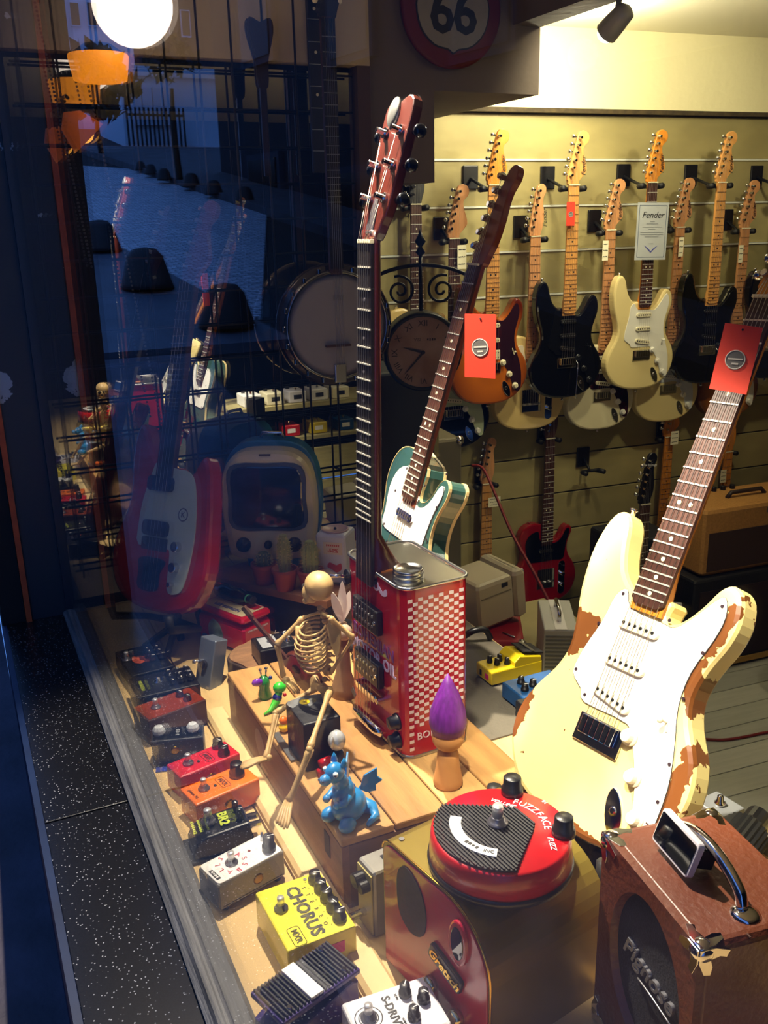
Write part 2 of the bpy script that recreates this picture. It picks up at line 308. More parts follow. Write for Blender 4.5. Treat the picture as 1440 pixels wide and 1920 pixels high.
STREET=cobbles('wet_cobbles','d3d6dc','a4abb6',.40); STSHADE=mat('shade_dark_street','15171c',.9); PAVE=mat('paving','4a4d55',.7,noise=.4,nscale=5,bump=.4)
def mir(p): return V((2*XG-p.x,p.y,p.z))
E1=V((-.13,.98,.154)).normalized(); SN=V((1,0,0)).cross(E1).normalized(); SP=V((.195,0,-.60))
def S(u,v,up=0):                 # street point that the glass shows at this pixel
    d=ray(u,v); t=(SP+SN*up-CAMP).dot(SN)/d.dot(SN); return mir(CAMP+d*t)
def MP(u,v,Y): return mir(PY(u,v,Y))
def sloped(y): return SP.z-(SN.y/SN.z)*y   # height of the sloping street
def slab(name,poly,up,m):
    n=len(poly); vs=[(x,y,sloped(y)+dz) for dz in (-.2,up) for x,y in poly]
    b=MB(); b.add(vs,[tuple(range(n,2*n)),tuple(range(n-1,-1,-1))]+[(k,(k+1)%n,n+(k+1)%n,n+k) for k in range(n)]); return struct(b.build(name,m))
slab('ground_street',[(-4.7,-3),(-.2,-3),(-.2,7),(.02,30),(-1.0,30),(-4.7,30)],0,STSHADE)  # dark base colour stands in for the shade on the near street
slab('ground_cobbles',[(q.x,q.y) for q in (S(u,v) for u,v in ((500,402),(490,600),(395,585),(150,440),(140,312),(246,319)))],.02,STREET)  # pale cobbles stop where that painted shade begins
slab('ground_pavement',[(-.9,-3),(.018,-3),(.018,5.45),(-.9,5.45)],.035,mat('purple_stone','4a4352',.6,noise=.5,nscale=7,bump=.4))
slab('ground_near_pavement',[(-1.55,5.5),(.02,5.5),(.02,13),(-.62,13)],.06,mat('blue_paving','4c525e',.55,noise=.35,nscale=3,bump=.4))
slab('ground_far_pavement',[(-9,-3),(-4.75,-3),(-2.45,17),(-2.2,19),(-9,19)],.10,PAVE)
HW=mat('pale_house','b4bccb',.8); HD=mat('dark_house','20242f',.8); HG=mat('window_dark','0c1018',.2); HGRY=mat('grey_house','c3cbd8',.8); HFR=mat('frame_dim','353b48',.8)
def house(name,u0,v0,u1,v1,Y,dep,m,label,wins,wm=HG):
    a,c=MP(u0,v1,Y),MP(u1,v0,Y); x0,x1=sorted((a.x,c.x)); zb=sloped(Y)-.1; t=thing(name,label,'building',T((x0+x1)/2,Y,zb))
    h=c.z-zb; MB().box(x1-x0,dep,h,(0,dep/2,h/2)).build('wall',m,t); MB().box(x1-x0+.2,dep+.2,.18,(0,dep/2,h+.09)).build('cornice',m,t)
    for (p,q,r_,s) in wins:
        A,B=MP(p,s,Y),MP(r_,q,Y); cx=(A.x+B.x)/2-(x0+x1)/2; cz=(A.z+B.z)/2-zb; w=abs(A.x-B.x); hh=abs(B.z-A.z)
        f=MB().box(w,.10,hh,(0,0,0)).build('window' if wm is HG else 'pilaster',HW,t,T(cx,-.03,cz))
        if wm is HG: MB().box(w*.8,.06,hh*.9,(0,0,0)).build('pane',HG,f,T(0,-.04,0))
    return t
house('street_house',128,-60,236,310,25,5,HW,'pale tall house at the end of the dusk street reflected in the glass',[(133,5,147,50),(165,5,180,50),(205,0,222,45),(133,80,147,120),(165,80,180,120)])
house('street_house',242,150,425,330,20,3,HGRY,'low pale building with tall pilasters behind iron railings',[(253,165,262,235),(270,165,282,235),(290,165,302,235),(310,165,322,235)],HW)
MB_=house('street_house',238,-140,470,150,27,3,HD,'tall dark house rising behind the low pale street building',[(262,20,276,70),(300,20,314,70),(340,20,354,70)])
# long dark terrace opposite the shop
fp=[(-3.75,14.6),(-12,14.6),(-12,-9),(-6.9,-9)]; dh=thing('street_terrace','long dark terrace of houses along the far pavement of the street','building',T(-3.75,14.6,sloped(14.6)))
MB().prism([(x+3.75,y-14.6) for x,y in fp],-4,4.6).build('wall',HD,dh); ed=V((-3.15,-23.6,0)).normalized(); en=V((0,0,1)).cross(ed); en=en if en.x>0 else -en
for k in range(9):
    p=ed*(1.6+2.4*k)+en*.02
    for z in (-.6,2.0):
        f=MB().box(1.0,1.5,.12,(0,0,0)).build('window',HFR,dh,frame(p+V((0,0,z+1.0-.9-.33*k*.9)),ed,V((0,0,1)))); MB().box(.84,1.34,.06,(0,0,0)).build('pane',HG,f,T(0,0,-.05 if frame(p,ed,V((0,0,1))).col[2].to_3d().dot(en)<0 else .05))
# railing in front of the pilastered building
o0=MP(245,290,19.4); o1=MP(350,290,19.4); t=thing('iron_railing','black iron railing in front of the low pale street building','railing',T(o0))
for k in range(14):
    p=o0.lerp(o1,k/13)-o0; MB().cyl(.02,.95,(0,0,0),seg=6).build('bar',BLKM,t,T(p.x,0,p.z-.1))
for h in (.05,.72): MB().box(abs(o1.x-o0.x),.04,.04,((o1.x-o0.x)/2,0,h)).build('rail',BLKM,t)
# bollards
bo=MB().lathe([(.30,0),(.28,.06),(.20,.34),(.13,.42),(.0001,.44)],16); bm=None
BOL=('nearest the shop window reflection, on the pale kerb','half hidden by the black jamb','beside the hanging banjo reflection','fourth from the street tree towards the shop','in front of the railings','beside the far corner of the railings','next to the slim street tree','between the slim tree and the terrace','in front of the dark terrace')
for i,(u,v,wpx) in enumerate(((278,540,95),(192,470,70),(427,612,105),(309,338,27),(284,327,23),(265,319,20),(360,351,32),(402,365,33),(460,379,36))):
    p=S(u,v,.06); d_=(p-V((2*XG,0,1))).length; sc=wpx*d_/FPX/.60
    if bm is None: o=bo.build('street_bollard',mat('bollard_iron','101218',.7)); bm=o.data
    else: o=link('street_bollard',bm)
    o.matrix_world=T(p)@Matrix.Scale(sc,4); tag(o,'dark cone bollard '+BOL[i],'bollard','street bollards')
# street trees
def tree(name,p,h,r,label,n=160):
    t=thing(name,label,'tree',T(p)); MB().tube([(0,0,0),(.03,0,h*.4),(0,.02,h*.75)],[.05,.04,.025],7).build('trunk',mat('bark','231d18',.9),t)
    rng=random.Random(len(name)+int(h*10)); b=MB()
    for _ in range(n):
        a=V((rng.gauss(0,1),rng.gauss(0,1),rng.gauss(0,1))); a=a.normalized()*r*rng.random()**.5; c=V((a.x,a.y,h+a.z*.8)); M=T(c)@Euler((rng.random()*6,rng.random()*6,rng.random()*6)).to_matrix().to_4x4()
        s=r*.22; b.add([(-s,0,0),(0,-s*.5,.02),(s,0,0),(0,s*.5,.02)],[(0,1,2,3)],M)
    c=b.build('crown',mat('dark_leaves','17251f',.8),t); c['kind']='stuff'
tree('street_tree',S(337,336,.1),1.55,.40,'slim young street tree on the far pavement')
q=MP(192,300,17.5); tree('dense_tree',V((q.x,17.5,sloped(17.5))),1.2,.75,'dense dark tree in front of the far pale house',300)
# ================================================================= GUITARS
def mm(pts): return [(x*.001,y*.001) for x,y in pts]
STRAT=smooth(mm([(0,0),(60,5),(112,28),(148,70),(160,118),(150,165),(124,205),(112,240),(118,280),(132,318),(137,352),(128,385),(108,397),(92,386),(78,360),(60,335),(42,322),(30,330),(29,350),(-29,352),(-44,352),(-66,372),(-80,405),(-88,436),(-102,454),(-120,452),(-134,425),(-140,380),(-134,325),(-120,275),(-114,235),(-124,200),(-148,160),(-162,115),(-152,68),(-115,26),(-60,5)]),3)
TELE=smooth(mm([(0,0),(70,6),(122,30),(150,75),(158,120),(146,170),(118,215),(108,250),(112,285),(126,318),(126,342),(108,354),(88,342),(74,314),(54,295),(34,292),(29,310),(29,355),(-29,374),(-60,380),(-98,370),(-122,342),(-128,300),(-116,260),(-108,225),(-120,190),(-146,150),(-160,110),(-150,68),(-118,28),(-66,6)]),3)
SGUARD=smooth(mm([(28,318),(-28,322),(-46,346),(-62,332),(-68,290),(-82,240),(-84,205),(-60,188),(-44,172),(36,172),(58,148),(82,106),(100,56),(118,44),(130,58),(130,120),(118,170),(101,222),(100,270),(114,320),(118,354),(108,378),(94,368),(74,340),(52,318)][::-1]),3)
SGUARD=SGUARD[::-1] if sum((SGUARD[i-1][0]*SGUARD[i][1]-SGUARD[i][0]*SGUARD[i-1][1]) for i in range(len(SGUARD)))<0 else SGUARD
TGUARD=smooth(mm([(-88,207),(-20,203),(45,203),(74,200),(90,212),(95,250),(101,285),(113,318),(113,336),(104,342),(92,330),(76,302),(54,284),(28,282),(28,300),(-28,300),(-40,342),(-82,330),(-102,290),(-94,240)]),3)
SHEAD=smooth(mm([(-21,0),(0,0),(21,0),(24,12),(38,28),(53,44),(55,62),(46,92),(40,118),(44,134),(58,146),(64,163),(58,180),(40,188),(22,182),(12,160),(-8,90),(-26,26),(-23,12)]),3)
THEAD=smooth(mm([(-21,0),(0,0),(21,0),(28,20),(36,45),(38,80),(34,118),(36,140),(46,160),(44,178),(30,188),(14,182),(5,160),(-10,90),(-25,22),(-22,10)]),3)
def fretpos(nut,n,sc=.648): return nut-sc*(1-2**(-n/12))
SHARED={}
def shared(key,fn,name,m,parent,M):
    k=(key,m.name)
    if k in SHARED: return link(name,SHARED[k],parent,M)
    o=fn().build(name,m,parent,M); SHARED[k]=o.data; return o
def tuner(): return MB().cyl(.0055,.016,(0,0,0),seg=8).box(.006,.006,.006,(-.014,0,-.006)).ball(.008,(-.024,0,-.006),seg=8,sx=.8)
def knobm(): return MB().lathe([(.0125,0),(.0125,.003),(.0092,.005),(.0082,.0125),(.0074,.0132),(.0001,.0132)],18,smooth=False)
def guitar(name,label,M,kind='strat',body=None,guard=WHT,neck=MAPLE,board=MAPLE,dot=None,head=None,pick='sss',covers=WHT,knobs=WHT,group=None,fine=False,logo=None,bodythick=.044,scale=1,arm=False,headm=None,binding=None,jack=True):
    t=thing(name,label,'guitar',M@Matrix.Scale(scale,4) if scale!=1 else M,group)
    out=STRAT if kind=='strat' else TELE; nut=.80 if kind=='strat' else .753; zf=0.0
    bo=MB().prism(out,-bodythick,0,.008 if binding is None else .002).build('body',body,t)
    if binding:
        for z in (-bodythick,-.006):
            b=MB(); n=len(out)
            for i in range(n):
                p,q=out[i],out[(i+1)%n]; b.add([(p[0],p[1],z),(q[0],q[1],z),(q[0]*1.012,q[1]*1.004+.0,z),(p[0]*1.012,p[1]*1.004,z),(p[0],p[1],z+.0062),(q[0],q[1],z+.0062),(q[0]*1.012,q[1]*1.004,z+.0062),(p[0]*1.012,p[1]*1.004,z+.0062)],[(4,5,6,7),(3,2,6,7),(0,1,2,3)])
            b.build('binding',binding,t)
    if guard: 
        g=MB().prism(SGUARD if kind=='strat' else TGUARD,.0003,.0028,.0006,bev0=0).build('pickguard',guard,t)
        if fine:
            MB().tube([(x,y,.0020) for x,y in (SGUARD if kind=='strat' else TGUARD)]+[(*(SGUARD if kind=='strat' else TGUARD)[0],.0020)],.0007,5).build('guard_edge',INK,g)
            for x,y in ((-50,338),(-72,285),(-80,210),(-48,182),(108,366),(106,300),(104,235),(120,150),(124,100),(112,52),(40,325)): shared('scr',lambda:MB().cyl(.0026,.0012,seg=8),'screw',mat('screw_dark','5a4650',.4,.8),g,T(x*.001,y*.001,.0026))
    z0=.003
    def single(y,rot=0,m=covers):
        p=shared('sc_pickup',lambda:MB().prism(rrect(.070,.017,.008),0,.006,.0015,bev0=0),'pickup',m,t,T(0,y,z0)@RZ(rot))
        for k in range(6): shared('pole',lambda:MB().cyl(.0026,.0012,seg=8),'pole_piece',BLKM if m is not BLK else STEEL,p,T(-.026+.0104*k,0,.0058))
    def humb(y,m=BLK):
        p=shared('hum_pickup',lambda:MB().box(.070,.036,.008,(0,0,.004),bev=.002),'pickup',m,t,T(0,y,z0))
        for k in range(12): shared('pole',lambda:MB().cyl(.0026,.0012,seg=8),'pole_piece',BLKM if m is not BLK else STEEL,p,T(-.026+.0104*(k%6),-.009+.018*(k//6),.0078))
    if kind=='strat':
        if pick=='sss': single(.300); single(.245); single(.194,-.17)
        elif pick=='hss': single(.300); single(.245); humb(.190,covers)
        shared('trem',lambda:MB().box(.082,.040,.004,(0,0,.002),bev=.001),'bridge',CHR,t,T(0,.140,z0-.002))
        br=[c for c in t.children if c.name.startswith('bridge')][0]
        for k in range(6): shared('saddle',lambda:MB().box(.0095,.026,.008,(0,0,.004),bev=.001),'saddle',CHR,br,T(-.026+.0104*k,.006,.004))
        for x,y in ((.050,.158),(.078,.112),(.104,.066)): shared('knob',knobm,'knob',knobs,t,T(x,y,z0))
        s=shared('switch',lambda:MB().box(.003,.026,.001,(0,0,.0005)).cyl(.002,.014,(0,0,0),seg=6).ball(.0045,(0,0,.016),seg=8),'switch',knobs,t,T(.094,.198,z0)@RZ(.35))
        j=shared('jack',lambda:MB().prism(smooth([(0,.035),(-.011,.02),(-.013,-.01),(0,-.035),(.013,-.01),(.011,.02)],3),0,.003,.001,bev0=0).lathe([(.007,.003),(.005,.0045),(.003,.0045)],10,(0,.004,0)),'jack_plate',CHR,t,T(.068,.055,0)@RZ(.42))
        if arm: MB().tube([(.035,.150,.012),(.04,.135,.022),(.030,.02,.030),(.031,0,.030)],[.002,.002,.002,.004],6).build('tremolo_arm',CHR,t)
    else:
        b=shared('tbridge',lambda:MB().box(.082,.090,.003,(0,0,.0015),bev=.001).box(.002,.09,.010,(-.041,0,.005)).box(.002,.09,.010,(.041,0,.005)),'bridge',CHR,t,T(0,.120,0))
        for k in range(3): shared('barrel',lambda:MB().tube([(-.012,0,0),(.012,0,0)],.004,8),'saddle',STEEL,b,T(-.024+.024*k,-.015,.007))
        single(.252,0,covers if pick!='sss' else CHR)
        shared('ctrl',lambda:MB().prism(rrect(.032,.155,.015),0,.002,.0005,bev0=0),'control_plate',CHR if pick!='dark' else BLK,t,T(.082,.115,0))
        for y in (.135,.085): shared('tknob',lambda:MB().cyl(.0095,.016,seg=14),'knob',CHR,t,T(.082,y,.002))
        shared('tsw',lambda:MB().tube([(0,0,0),(0,.004,.014)],.002,6).cyl(.004,.006,(0,.004,.014),seg=8),'switch',BLK,t,T(.082,.172,.002))
    # neck, board, frets, head
    end=fretpos(nut,21)-.010
    nk=MB(); yv=[end-.012,end+.06,nut]; wv=[.0280,.0272,.0210]
    vs=[];fs=[]
    for y,w in zip(yv,wv):
        for k in range(7): a=math.pi*k/6; vs.append((-w*math.cos(a),y,-.003-.017*math.sin(a) if y>end+.05 else -.003-.024*min(1,math.sin(a)*2)))
    for i in range(2):
        for k in range(6): fs.append((i*7+k,i*7+k+1,i*7+8+k,i*7+7+k))
    fs+=[tuple(range(6,-1,-1)),tuple(range(14,21))]
    for i in range(2): fs.append((i*7,i*7+7,i*7+13,i*7+6))
    nk.add(vs,fs); nk.build('neck',neck,t,T(0,0,.009))
    wb_=lambda y: .0210+(.0280-.0210)*(nut-y)/(nut-end)
    fbm=MB(); fbm.prism([(-wb_(end),end+.004),(-.018,end-.003),(.018,end-.003),(wb_(end),end+.004),(.0210,nut),(-.0210,nut)],.006,.0122,.0006,bev0=0); fb=fbm.build('fretboard',board,t)
    FRM=mat('fret_wire','dedad0',.4,.5)
    for n in range(1,22):
        y=fretpos(nut,n); w=wb_(y)
        shared('fret',lambda:MB().box(1,.0022,.0016,(0,0,0)),'fret',FRM if fine or board not in (MAPLE,MAPLEO,MAPLEP) else mat('fret_dark','7a5430',.4),fb,T(0,y,.0128)@Matrix.Diagonal((2*w,1,1,1)))
    dm=dot or (BLKM if board in (MAPLE,MAPLEO,MAPLEP) else IVORY)
    for n in (3,5,7,9,12,15,17,19,21):
        y=(fretpos(nut,n)+fretpos(nut,n-1))/2
        for x in ((-.010,.010) if n==12 else (0,)): shared('dot',lambda:MB().cyl(.0034,.0006,seg=12),'inlay_dot',dm,fb,T(x,y,.0120))
    shared('nut',lambda:MB().box(.043,.004,.004,(0,0,.002)),'nut',IVORY,t,T(0,nut,.0115))
    hd=MB().prism(SHEAD if (head or kind)=='strat' else THEAD,-.008,.006,.002,M=T(0,nut+.001,0)@RX(-.03)).build('headstock',headm or neck,t)
    for k in range(6):
        x=-.014+(.020+.014)*k/5*(1 if (head or kind)=='strat' else .75); y=.034+.026*k
        shared('tuner',tuner,'tuner',CHR,hd,T(x,nut+y,.004)@RZ(-.25))
    # strings
    SM=mat('string_steel','c9c3b4',.3,1); sb=MB(); by=.150 if kind=='strat' else .105
    for k in range(6):
        x0=-.026+.0104*k; x1=-.0165+.0066*k; hx=-.010+.030*k/5*(1 if (head or kind)=='strat' else .75); hy=nut+.034+.026*k
        pts=[(x0,by,.012),(x1,nut,.0155),(hx,hy,.012)]
        if fine: MB().tube(pts,.0005,5).build('string',SM,t)
        else: sb.tube(pts,.0004,4,False)
    if not fine: sb.build('strings',SM,t)
    if logo: text(logo,.024,INK,hd,T(.040,nut+.066,.0066)@RZ(1.62),'headstock_logo',shear=.35)
    shared('strap',lambda:MB().lathe([(.004,0),(.004,.008),(.007,.011),(.007,.014),(.0001,.015)],10),'strap_button',CHR,t,(T(-.108,.452,-.022) if kind=='strat' else T(-.075,.374,-.022))@RX(-1.45))
    shared('strap',lambda:MB(),'strap_button',CHR,t,T(0,.001,-.022)@RX(1.57))
    return t
def price_tag(label,p,w,h,lines=3,tilt=0,m=PAPER,ax=None):
    t=thing('price_tag',label,'tag',frame(p,ax or WD,V((tilt,0,1)))); MB().box(w,h,.0012,(0,0,0)).build('card',m,t)
    for k in range(lines):
        yy=h*(.32-.62*k/max(lines-1,1)); b=MB(); rng=random.Random(k+int(w*1e4)); x=-w*.36
        while x<w*.32: l=w*rng.uniform(.05,.14); b.box(l,h*.045,.0006,(x+l/2,yy+rng.uniform(-.01,.01)*h,.0008)); x+=l+w*.04
        b.build('handwriting',INK,t)
    return t
def hanger(u,v,D,label,empty=False):
    """wall hanger whose fork sits just under the headstock at the given nut point"""
    p=W(u,v,D); a=(p-wc).dot(WD); z=p.z; k=max(.03,3.392-D-.017)
    t=thing('guitar_hanger',label,'hanger',frame(wpt(a,z,.012),WD,V((0,0,1))),'black guitar hangers on the slat wall')
    MB().box(.062,.085,.010,(0,.035,.003),bev=.003).build('plate',BLK,t)
    MB().tube([(0,.030,.01),(0,.0,k*.55),(0,-.014,k-.026)],.006,8).build('arm',BLK,t)
    for s in (-1,1): MB().tube([(0,-.014,k-.028),(s*.026,-.015,k-.027),(s*.041,-.014,k-.014),(s*.044,-.012,k+.018)],[.007,.008,.011,.011],8).build('padded_fork',RUB,t)
    return t
def hang(u,v,label,tilt=0,**k):
    """guitar on the wall with its nut at pixel (u,v)"""
    D=k.pop('D',3.188 if v<400 else (3.265 if v<700 else 3.335)); p=W(u,v,D); nut=.80 if k.get('kind','strat')=='strat' else .753
    up=(V((0,0,1))+WD*tilt).normalized(); x=WD-up*WD.dot(up)
    hanger(u,v,D,k.pop('hlabel'))
    return guitar('electric_guitar',label,frame(p-up*nut,x,up),**k)
GB=mat('black_gloss','0b0b0d',.12,coat=.6); CREAM=mat('vintage_cream','e3cf92',.2,coat=.5); OLYW=mat('olympic_white','ded4ae',.2,coat=.5); BUTTER=mat('blonde','d9bd7c',.25,coat=.4); CRIM=mat('crimson_red','8e0b16',.15,coat=.6)
MINT=mat('mint_guard','b9c6a4',.35); TORT=mat('tortoise','3a1018',.2,noise=.7,nscale=45,col2='180508'); GUARDB=mat('black_guard','0d0d10',.15); PARCH=mat('parchment','d9cdb2',.35); AMB=burst_mat('amber_burst','c96a1c','5a1c08'); TOB=burst_mat('tobacco_burst','b86a1e','140806')
hang(924,347,'amber sunburst solid body guitar with white single coil pickups hanging on the slat wall',body=AMB,guard=mat('plum_guard','2a1420',.15),neck=MAPLEO,board=MAPLE,pick='hss',covers=IVORY,knobs=IVORY,hlabel='black padded hanger holding the amber sunburst guitar',logo='Fender')
hang(1074,347,'glossy black guitar with black pickguard, maple neck and red swing tag',body=GB,guard=GUARDB,covers=BLK,knobs=BLK,hlabel='black padded hanger holding the black guitar with the red tag',logo='Fender',arm=True)
hang(1221,342,'cream guitar with dark rosewood neck and a certificate hung over its neck',body=CREAM,guard=WHT,neck=MAPLEO,board=ROSE,covers=IVORY,hlabel='black padded hanger holding the cream guitar with the certificate',logo='Fender')
hang(1351,342,'glossy black guitar with maple neck hanging beside the cream certificate guitar',body=GB,guard=GUARDB,covers=BLK,knobs=BLK,hlabel='black padded hanger holding the black guitar beside the certificate guitar',logo='Fender',arm=True)
hang(1478,343,'black guitar partly out of view at the right end of the top row',body=GB,guard=GUARDB,covers=BLK,knobs=BLK,hlabel='black padded hanger at the right end of the top row',neck=MAPLEO)
hang(850,447,'black guitar with mint green pickguard and rosewood fretboard on the slat wall',body=GB,guard=MINT,neck=MAPLEP,board=ROSE,covers=IVORY,hlabel='black padded hanger holding the mint pickguard guitar')
hang(778,383,D=3.335,label='guitar with rosewood neck hanging behind the iron clock bracket',body=BUTTER,kind='tele',guard=MINT,neck=MAPLEP,board=ROSE,hlabel='black padded hanger behind the red brown headstock',headm=EBONY)
hang(1002,443,'blonde single cutaway guitar with pale pickguard and chrome bridge cover',kind='tele',body=BUTTER,guard=PARCH,neck=MAPLEP,board=MAPLEP,hlabel='black padded hanger holding the blonde single cutaway guitar',logo='Fender')
hang(1143,431,'off white guitar with dark tortoiseshell pickguard',body=OLYW,guard=TORT,neck=MAPLEP,board=MAPLEP,covers=IVORY,hlabel='black padded hanger holding the tortoiseshell pickguard guitar',logo='Fender')
hang(1273,426,'cream yellow guitar with bluish white pickguard and paper tag on its neck',body=CREAM,guard=mat('bluewhite_guard','ccd0d2',.3),neck=MAPLEP,board=MAPLEP,covers=WHT,hlabel='black padded hanger holding the bluish white pickguard guitar',logo='Fender')
hang(1395,428,'tobacco sunburst guitar with white pickguard half hidden behind the black one',body=TOB,guard=WHT,neck=MAPLEP,board=MAPLEP,covers=WHT,hlabel='black padded hanger holding the tobacco sunburst guitar',logo='Fender')
hang(911,906,'natural single cutaway guitar in the lower row behind the beige amplifier',kind='tele',body=BUTTER,guard=WHT,neck=MAPLEP,board=MAPLE,head='tele',hlabel='black padded hanger holding the guitar behind the beige amplifier')
p0=W(1020,1132,3.335)
up=V((0,0,1)); pn=p0+up*.753
def unproj(p):
    c=RW.transposed()@(V(p)-CAMP); return (720+FPX*c.x/c.z,960+FPX*c.y/c.z)
hang(*unproj(pn),D=3.335,label='crimson red single cutaway guitar with black pickguard in the lower row',kind='tele',body=CRIM,guard=GUARDB,neck=ROSE,board=ROSE,hlabel='black padded hanger hidden behind the blonde guitar')
hang(1252,818,'guitar with maple neck in the lower row behind the cream relic guitar',body=TOB,guard=GUARDB,neck=MAPLEO,board=MAPLEO,hlabel='black padded hanger under the cream guitar bodies')
hang(1364,846,'black single cutaway guitar with white pickguard behind the tweed amplifier',kind='tele',body=GB,guard=WHT,neck=MAPLEO,board=MAPLEO,hlabel='black padded hanger above the tweed amplifier')
hang(1466,770,D=3.335,label='black single cutaway guitar with mint pickguard at the right edge of the lower row',kind='tele',body=GB,guard=MINT,neck=MAPLEO,board=ROSE,hlabel='black padded hanger at the right end of the lower row')
hanger(1113,880,3.29,'empty black guitar hanger on the bare slat wall')
def tagat(u,v,w,h,label,lines=3,tilt=0,m=PAPER,D=3.235): D=3.30 if v>700 else 3.24; return price_tag(label,W(u,v,D),w,h,lines,tilt,m)
tagat(866,482,.036,.085,'white handwritten price tag beside the dark neck of the mint pickguard guitar')
tagat(1135,470,.026,.075,'white handwritten price tag on the neck of the tortoiseshell guitar')
tagat(1277,463,.022,.075,'narrow paper price tag on the neck behind the certificate')
tagat(1389,476,.022,.070,'narrow paper price tag on the neck at the far right')
tagat(1265,821,.040,.060,'paper price tag on the maple neck below the cream guitar bodies')
tagat(1356,893,.032,.060,'paper price tag on the maple neck above the tweed amplifier')
tagat(927,941,.055,.042,'tilted white price tag on the lower neck beside the red cable',tilt=-.3)
def redtag(p,w,h,label,x=None,y=None,txt=True):
    t=thing('swing_tag',label,'tag',frame(p,x or WD,y or V((0,0,1)))); MB().box(w,h,.0012,(0,0,0)).build('card',REDTAG,t)
    MB().cyl(w*.27,.0008,(0,-h*.02,.0006),seg=24).build('round_emblem',mat('emblem_grey','5c5a58',.5),t); MB().lathe([(w*.27,.0014),(w*.255,.0019),(w*.24,.0014)],24,(0,-h*.02,0),cap=False).build('emblem_ring',mat('emblem_light','b9b4ac',.5),t)
    MB().cyl(w*.03,.002,(0,h*.43,0),seg=8).build('eyelet',INK,t)
    for k,(yy,ww) in enumerate(((.01,.40),(-.06,.18))): MB().box(w*ww,h*.025,.0006,(0,h*(yy-.02),.0016),M=RZ(.08)).build('emblem_line',mat('emblem_light','b9b4ac',.5),t)
    return t
redtag(W(1070,401,3.160),.036,.085,'red swing tag hanging on the neck of the black guitar')
# certificate over the cream guitar
ct=thing('certificate','grey certificate card with script heading hung over the cream guitar','certificate',frame(W(1222,434,3.165),V((.985,-.16,-.02)),V((.10,0,1))))
MB().box(.136,.213,.0015,(0,0,0)).build('card',mat('cert_grey','a9adb0',.7),ct)
for (w,h,x,y) in ((.118,.0015,0,.096),(.118,.0015,0,-.096),(.0015,.193,-.059,0),(.0015,.193,.059,0)): MB().box(w,h,.0006,(x,y,.0010)).build('border_line',mat('cert_blue','3c4a66',.7),ct)
text('Fender',.034,INK,ct,T(0,.060,.0012),shear=.3)
for k,(y,w) in enumerate(((.036,.02),(.028,.05),(.016,.085),(.008,.03),(-.004,.10),(-.012,.10),(-.020,.06),(-.046,.02))): MB().box(w,.0018,.0005,(0,y,.0010)).build('print_line',mat('cert_print','6b7076',.8),ct)
MB().prism([(-.030,-.052),(0,-.080),(.030,-.052),(.012,-.062),(0,-.074),(-.012,-.062)],.0008,.0016).build('v_emblem',mat('cert_violet','4b4f9a',.5),ct)
# ---------------------------------------------------------------- guitars in the window
def M4(m,t): return Matrix(((*m[0],t[0]),(*m[1],t[1]),(*m[2],t[2]),(0,0,0,1)))
RELIC=wear_mat('relic_cream','f0dc93','744420',[(-.118,.262,.062,.040,.25),(-.158,.125,.022,.058,0),(.118,.335,.014,.058,-.2),(.104,.262,.016,.05,.35),(.140,.115,.016,.085,0),(.02,.006,.05,.012,0)])
s_=1.05; sm=[[0.1381,0.4808,-0.8658],[-0.9895,0.1036,-0.1004],[0.0413,0.8706,0.4901]]; stt=CAMP+(V((.6779,.8979,.1861))-CAMP)*s_
guitar('relic_guitar','worn cream guitar with bare wood patches standing in the window',M4(sm,stt),body=RELIC,guard=mat('aged_white_guard','f2eee4',.35),neck=MAPLEO,board=ROSE,covers=mat('aged_white','ece4cf',.4),knobs=mat('aged_knob','e9dfc0',.4),fine=True,scale=s_)
MT=M4([[-0.0271,0.309,-0.9507],[-0.9995,-0.0213,0.0216],[-0.0135,0.9508,0.3095]],CAMP+(V((.7001,1.5835,.201))-CAMP)*1.04)
TEAL=mat('teal_green','35564f',.2,coat=.5)
guitar('teal_guitar','teal single cutaway guitar with cream binding leaning behind the oil can',MT,kind='tele',scale=1.04,body=TEAL,guard=mat('aged_white_guard','f2eee4',.35),neck=ROAST,board=ROSE,fine=True,binding=mat('cream_binding','e0c68a',.35),covers=CHR,headm=ROAST)
HCR=.125
def stand(name,label,M,w=.12,z0=0,h=.5,spread=.15,fwd=.10,back=-.22):
    """tubular guitar stand under a leaning guitar; local y up the guitar, z out of its face; feet on world height z0"""
    t=thing(name,label,'guitar stand'); R_=lambda x,y,z: M@V((x,y,z))
    base=R_(0,-.05,-.10); foot=V((base.x,base.y,z0+.012))
    MB().tube([R_(0,h,-.085),R_(0,-.03,-.085),foot],.010,8).build('upright',RUB,t)
    for s in (-1,1):
        MB().tube([R_(0,-.026,-.085),R_(s*w*.5,-.028,-.07),R_(s*w*.55,-.026,.025),R_(s*w*.55,.006,.040)],[.009,.009,.011,.012],8).build('padded_arm',RUB,t)
        q=R_(s*spread,.0,fwd); MB().tube([R_(0,-.03,-.085),V((q.x,q.y,z0+.012)),],.009,8).build('leg',RUB,t)
    q=R_(0,0,back); MB().tube([R_(0,.12,-.085),V((q.x,q.y,z0+.012))],.009,8).build('leg',RUB,t)
stand('guitar_stand','black padded stand under the worn cream guitar',M4([[c*s_ for c in r] for r in sm],stt),.20,0,.3,.09,.03)
stand('guitar_stand','black padded stand holding the teal guitar behind the oil can',MT@Matrix.Scale(1.04,4),.20,HCR,.3,.03,.06,-.06)
redtag(V((.90,1.505,.775)),.062,.118,'red swing tag hanging from the teal guitar neck',V((.62,-.78,0)),V((0,0,1)))
tp=M4([[c*s_ for c in r] for r in sm],stt)
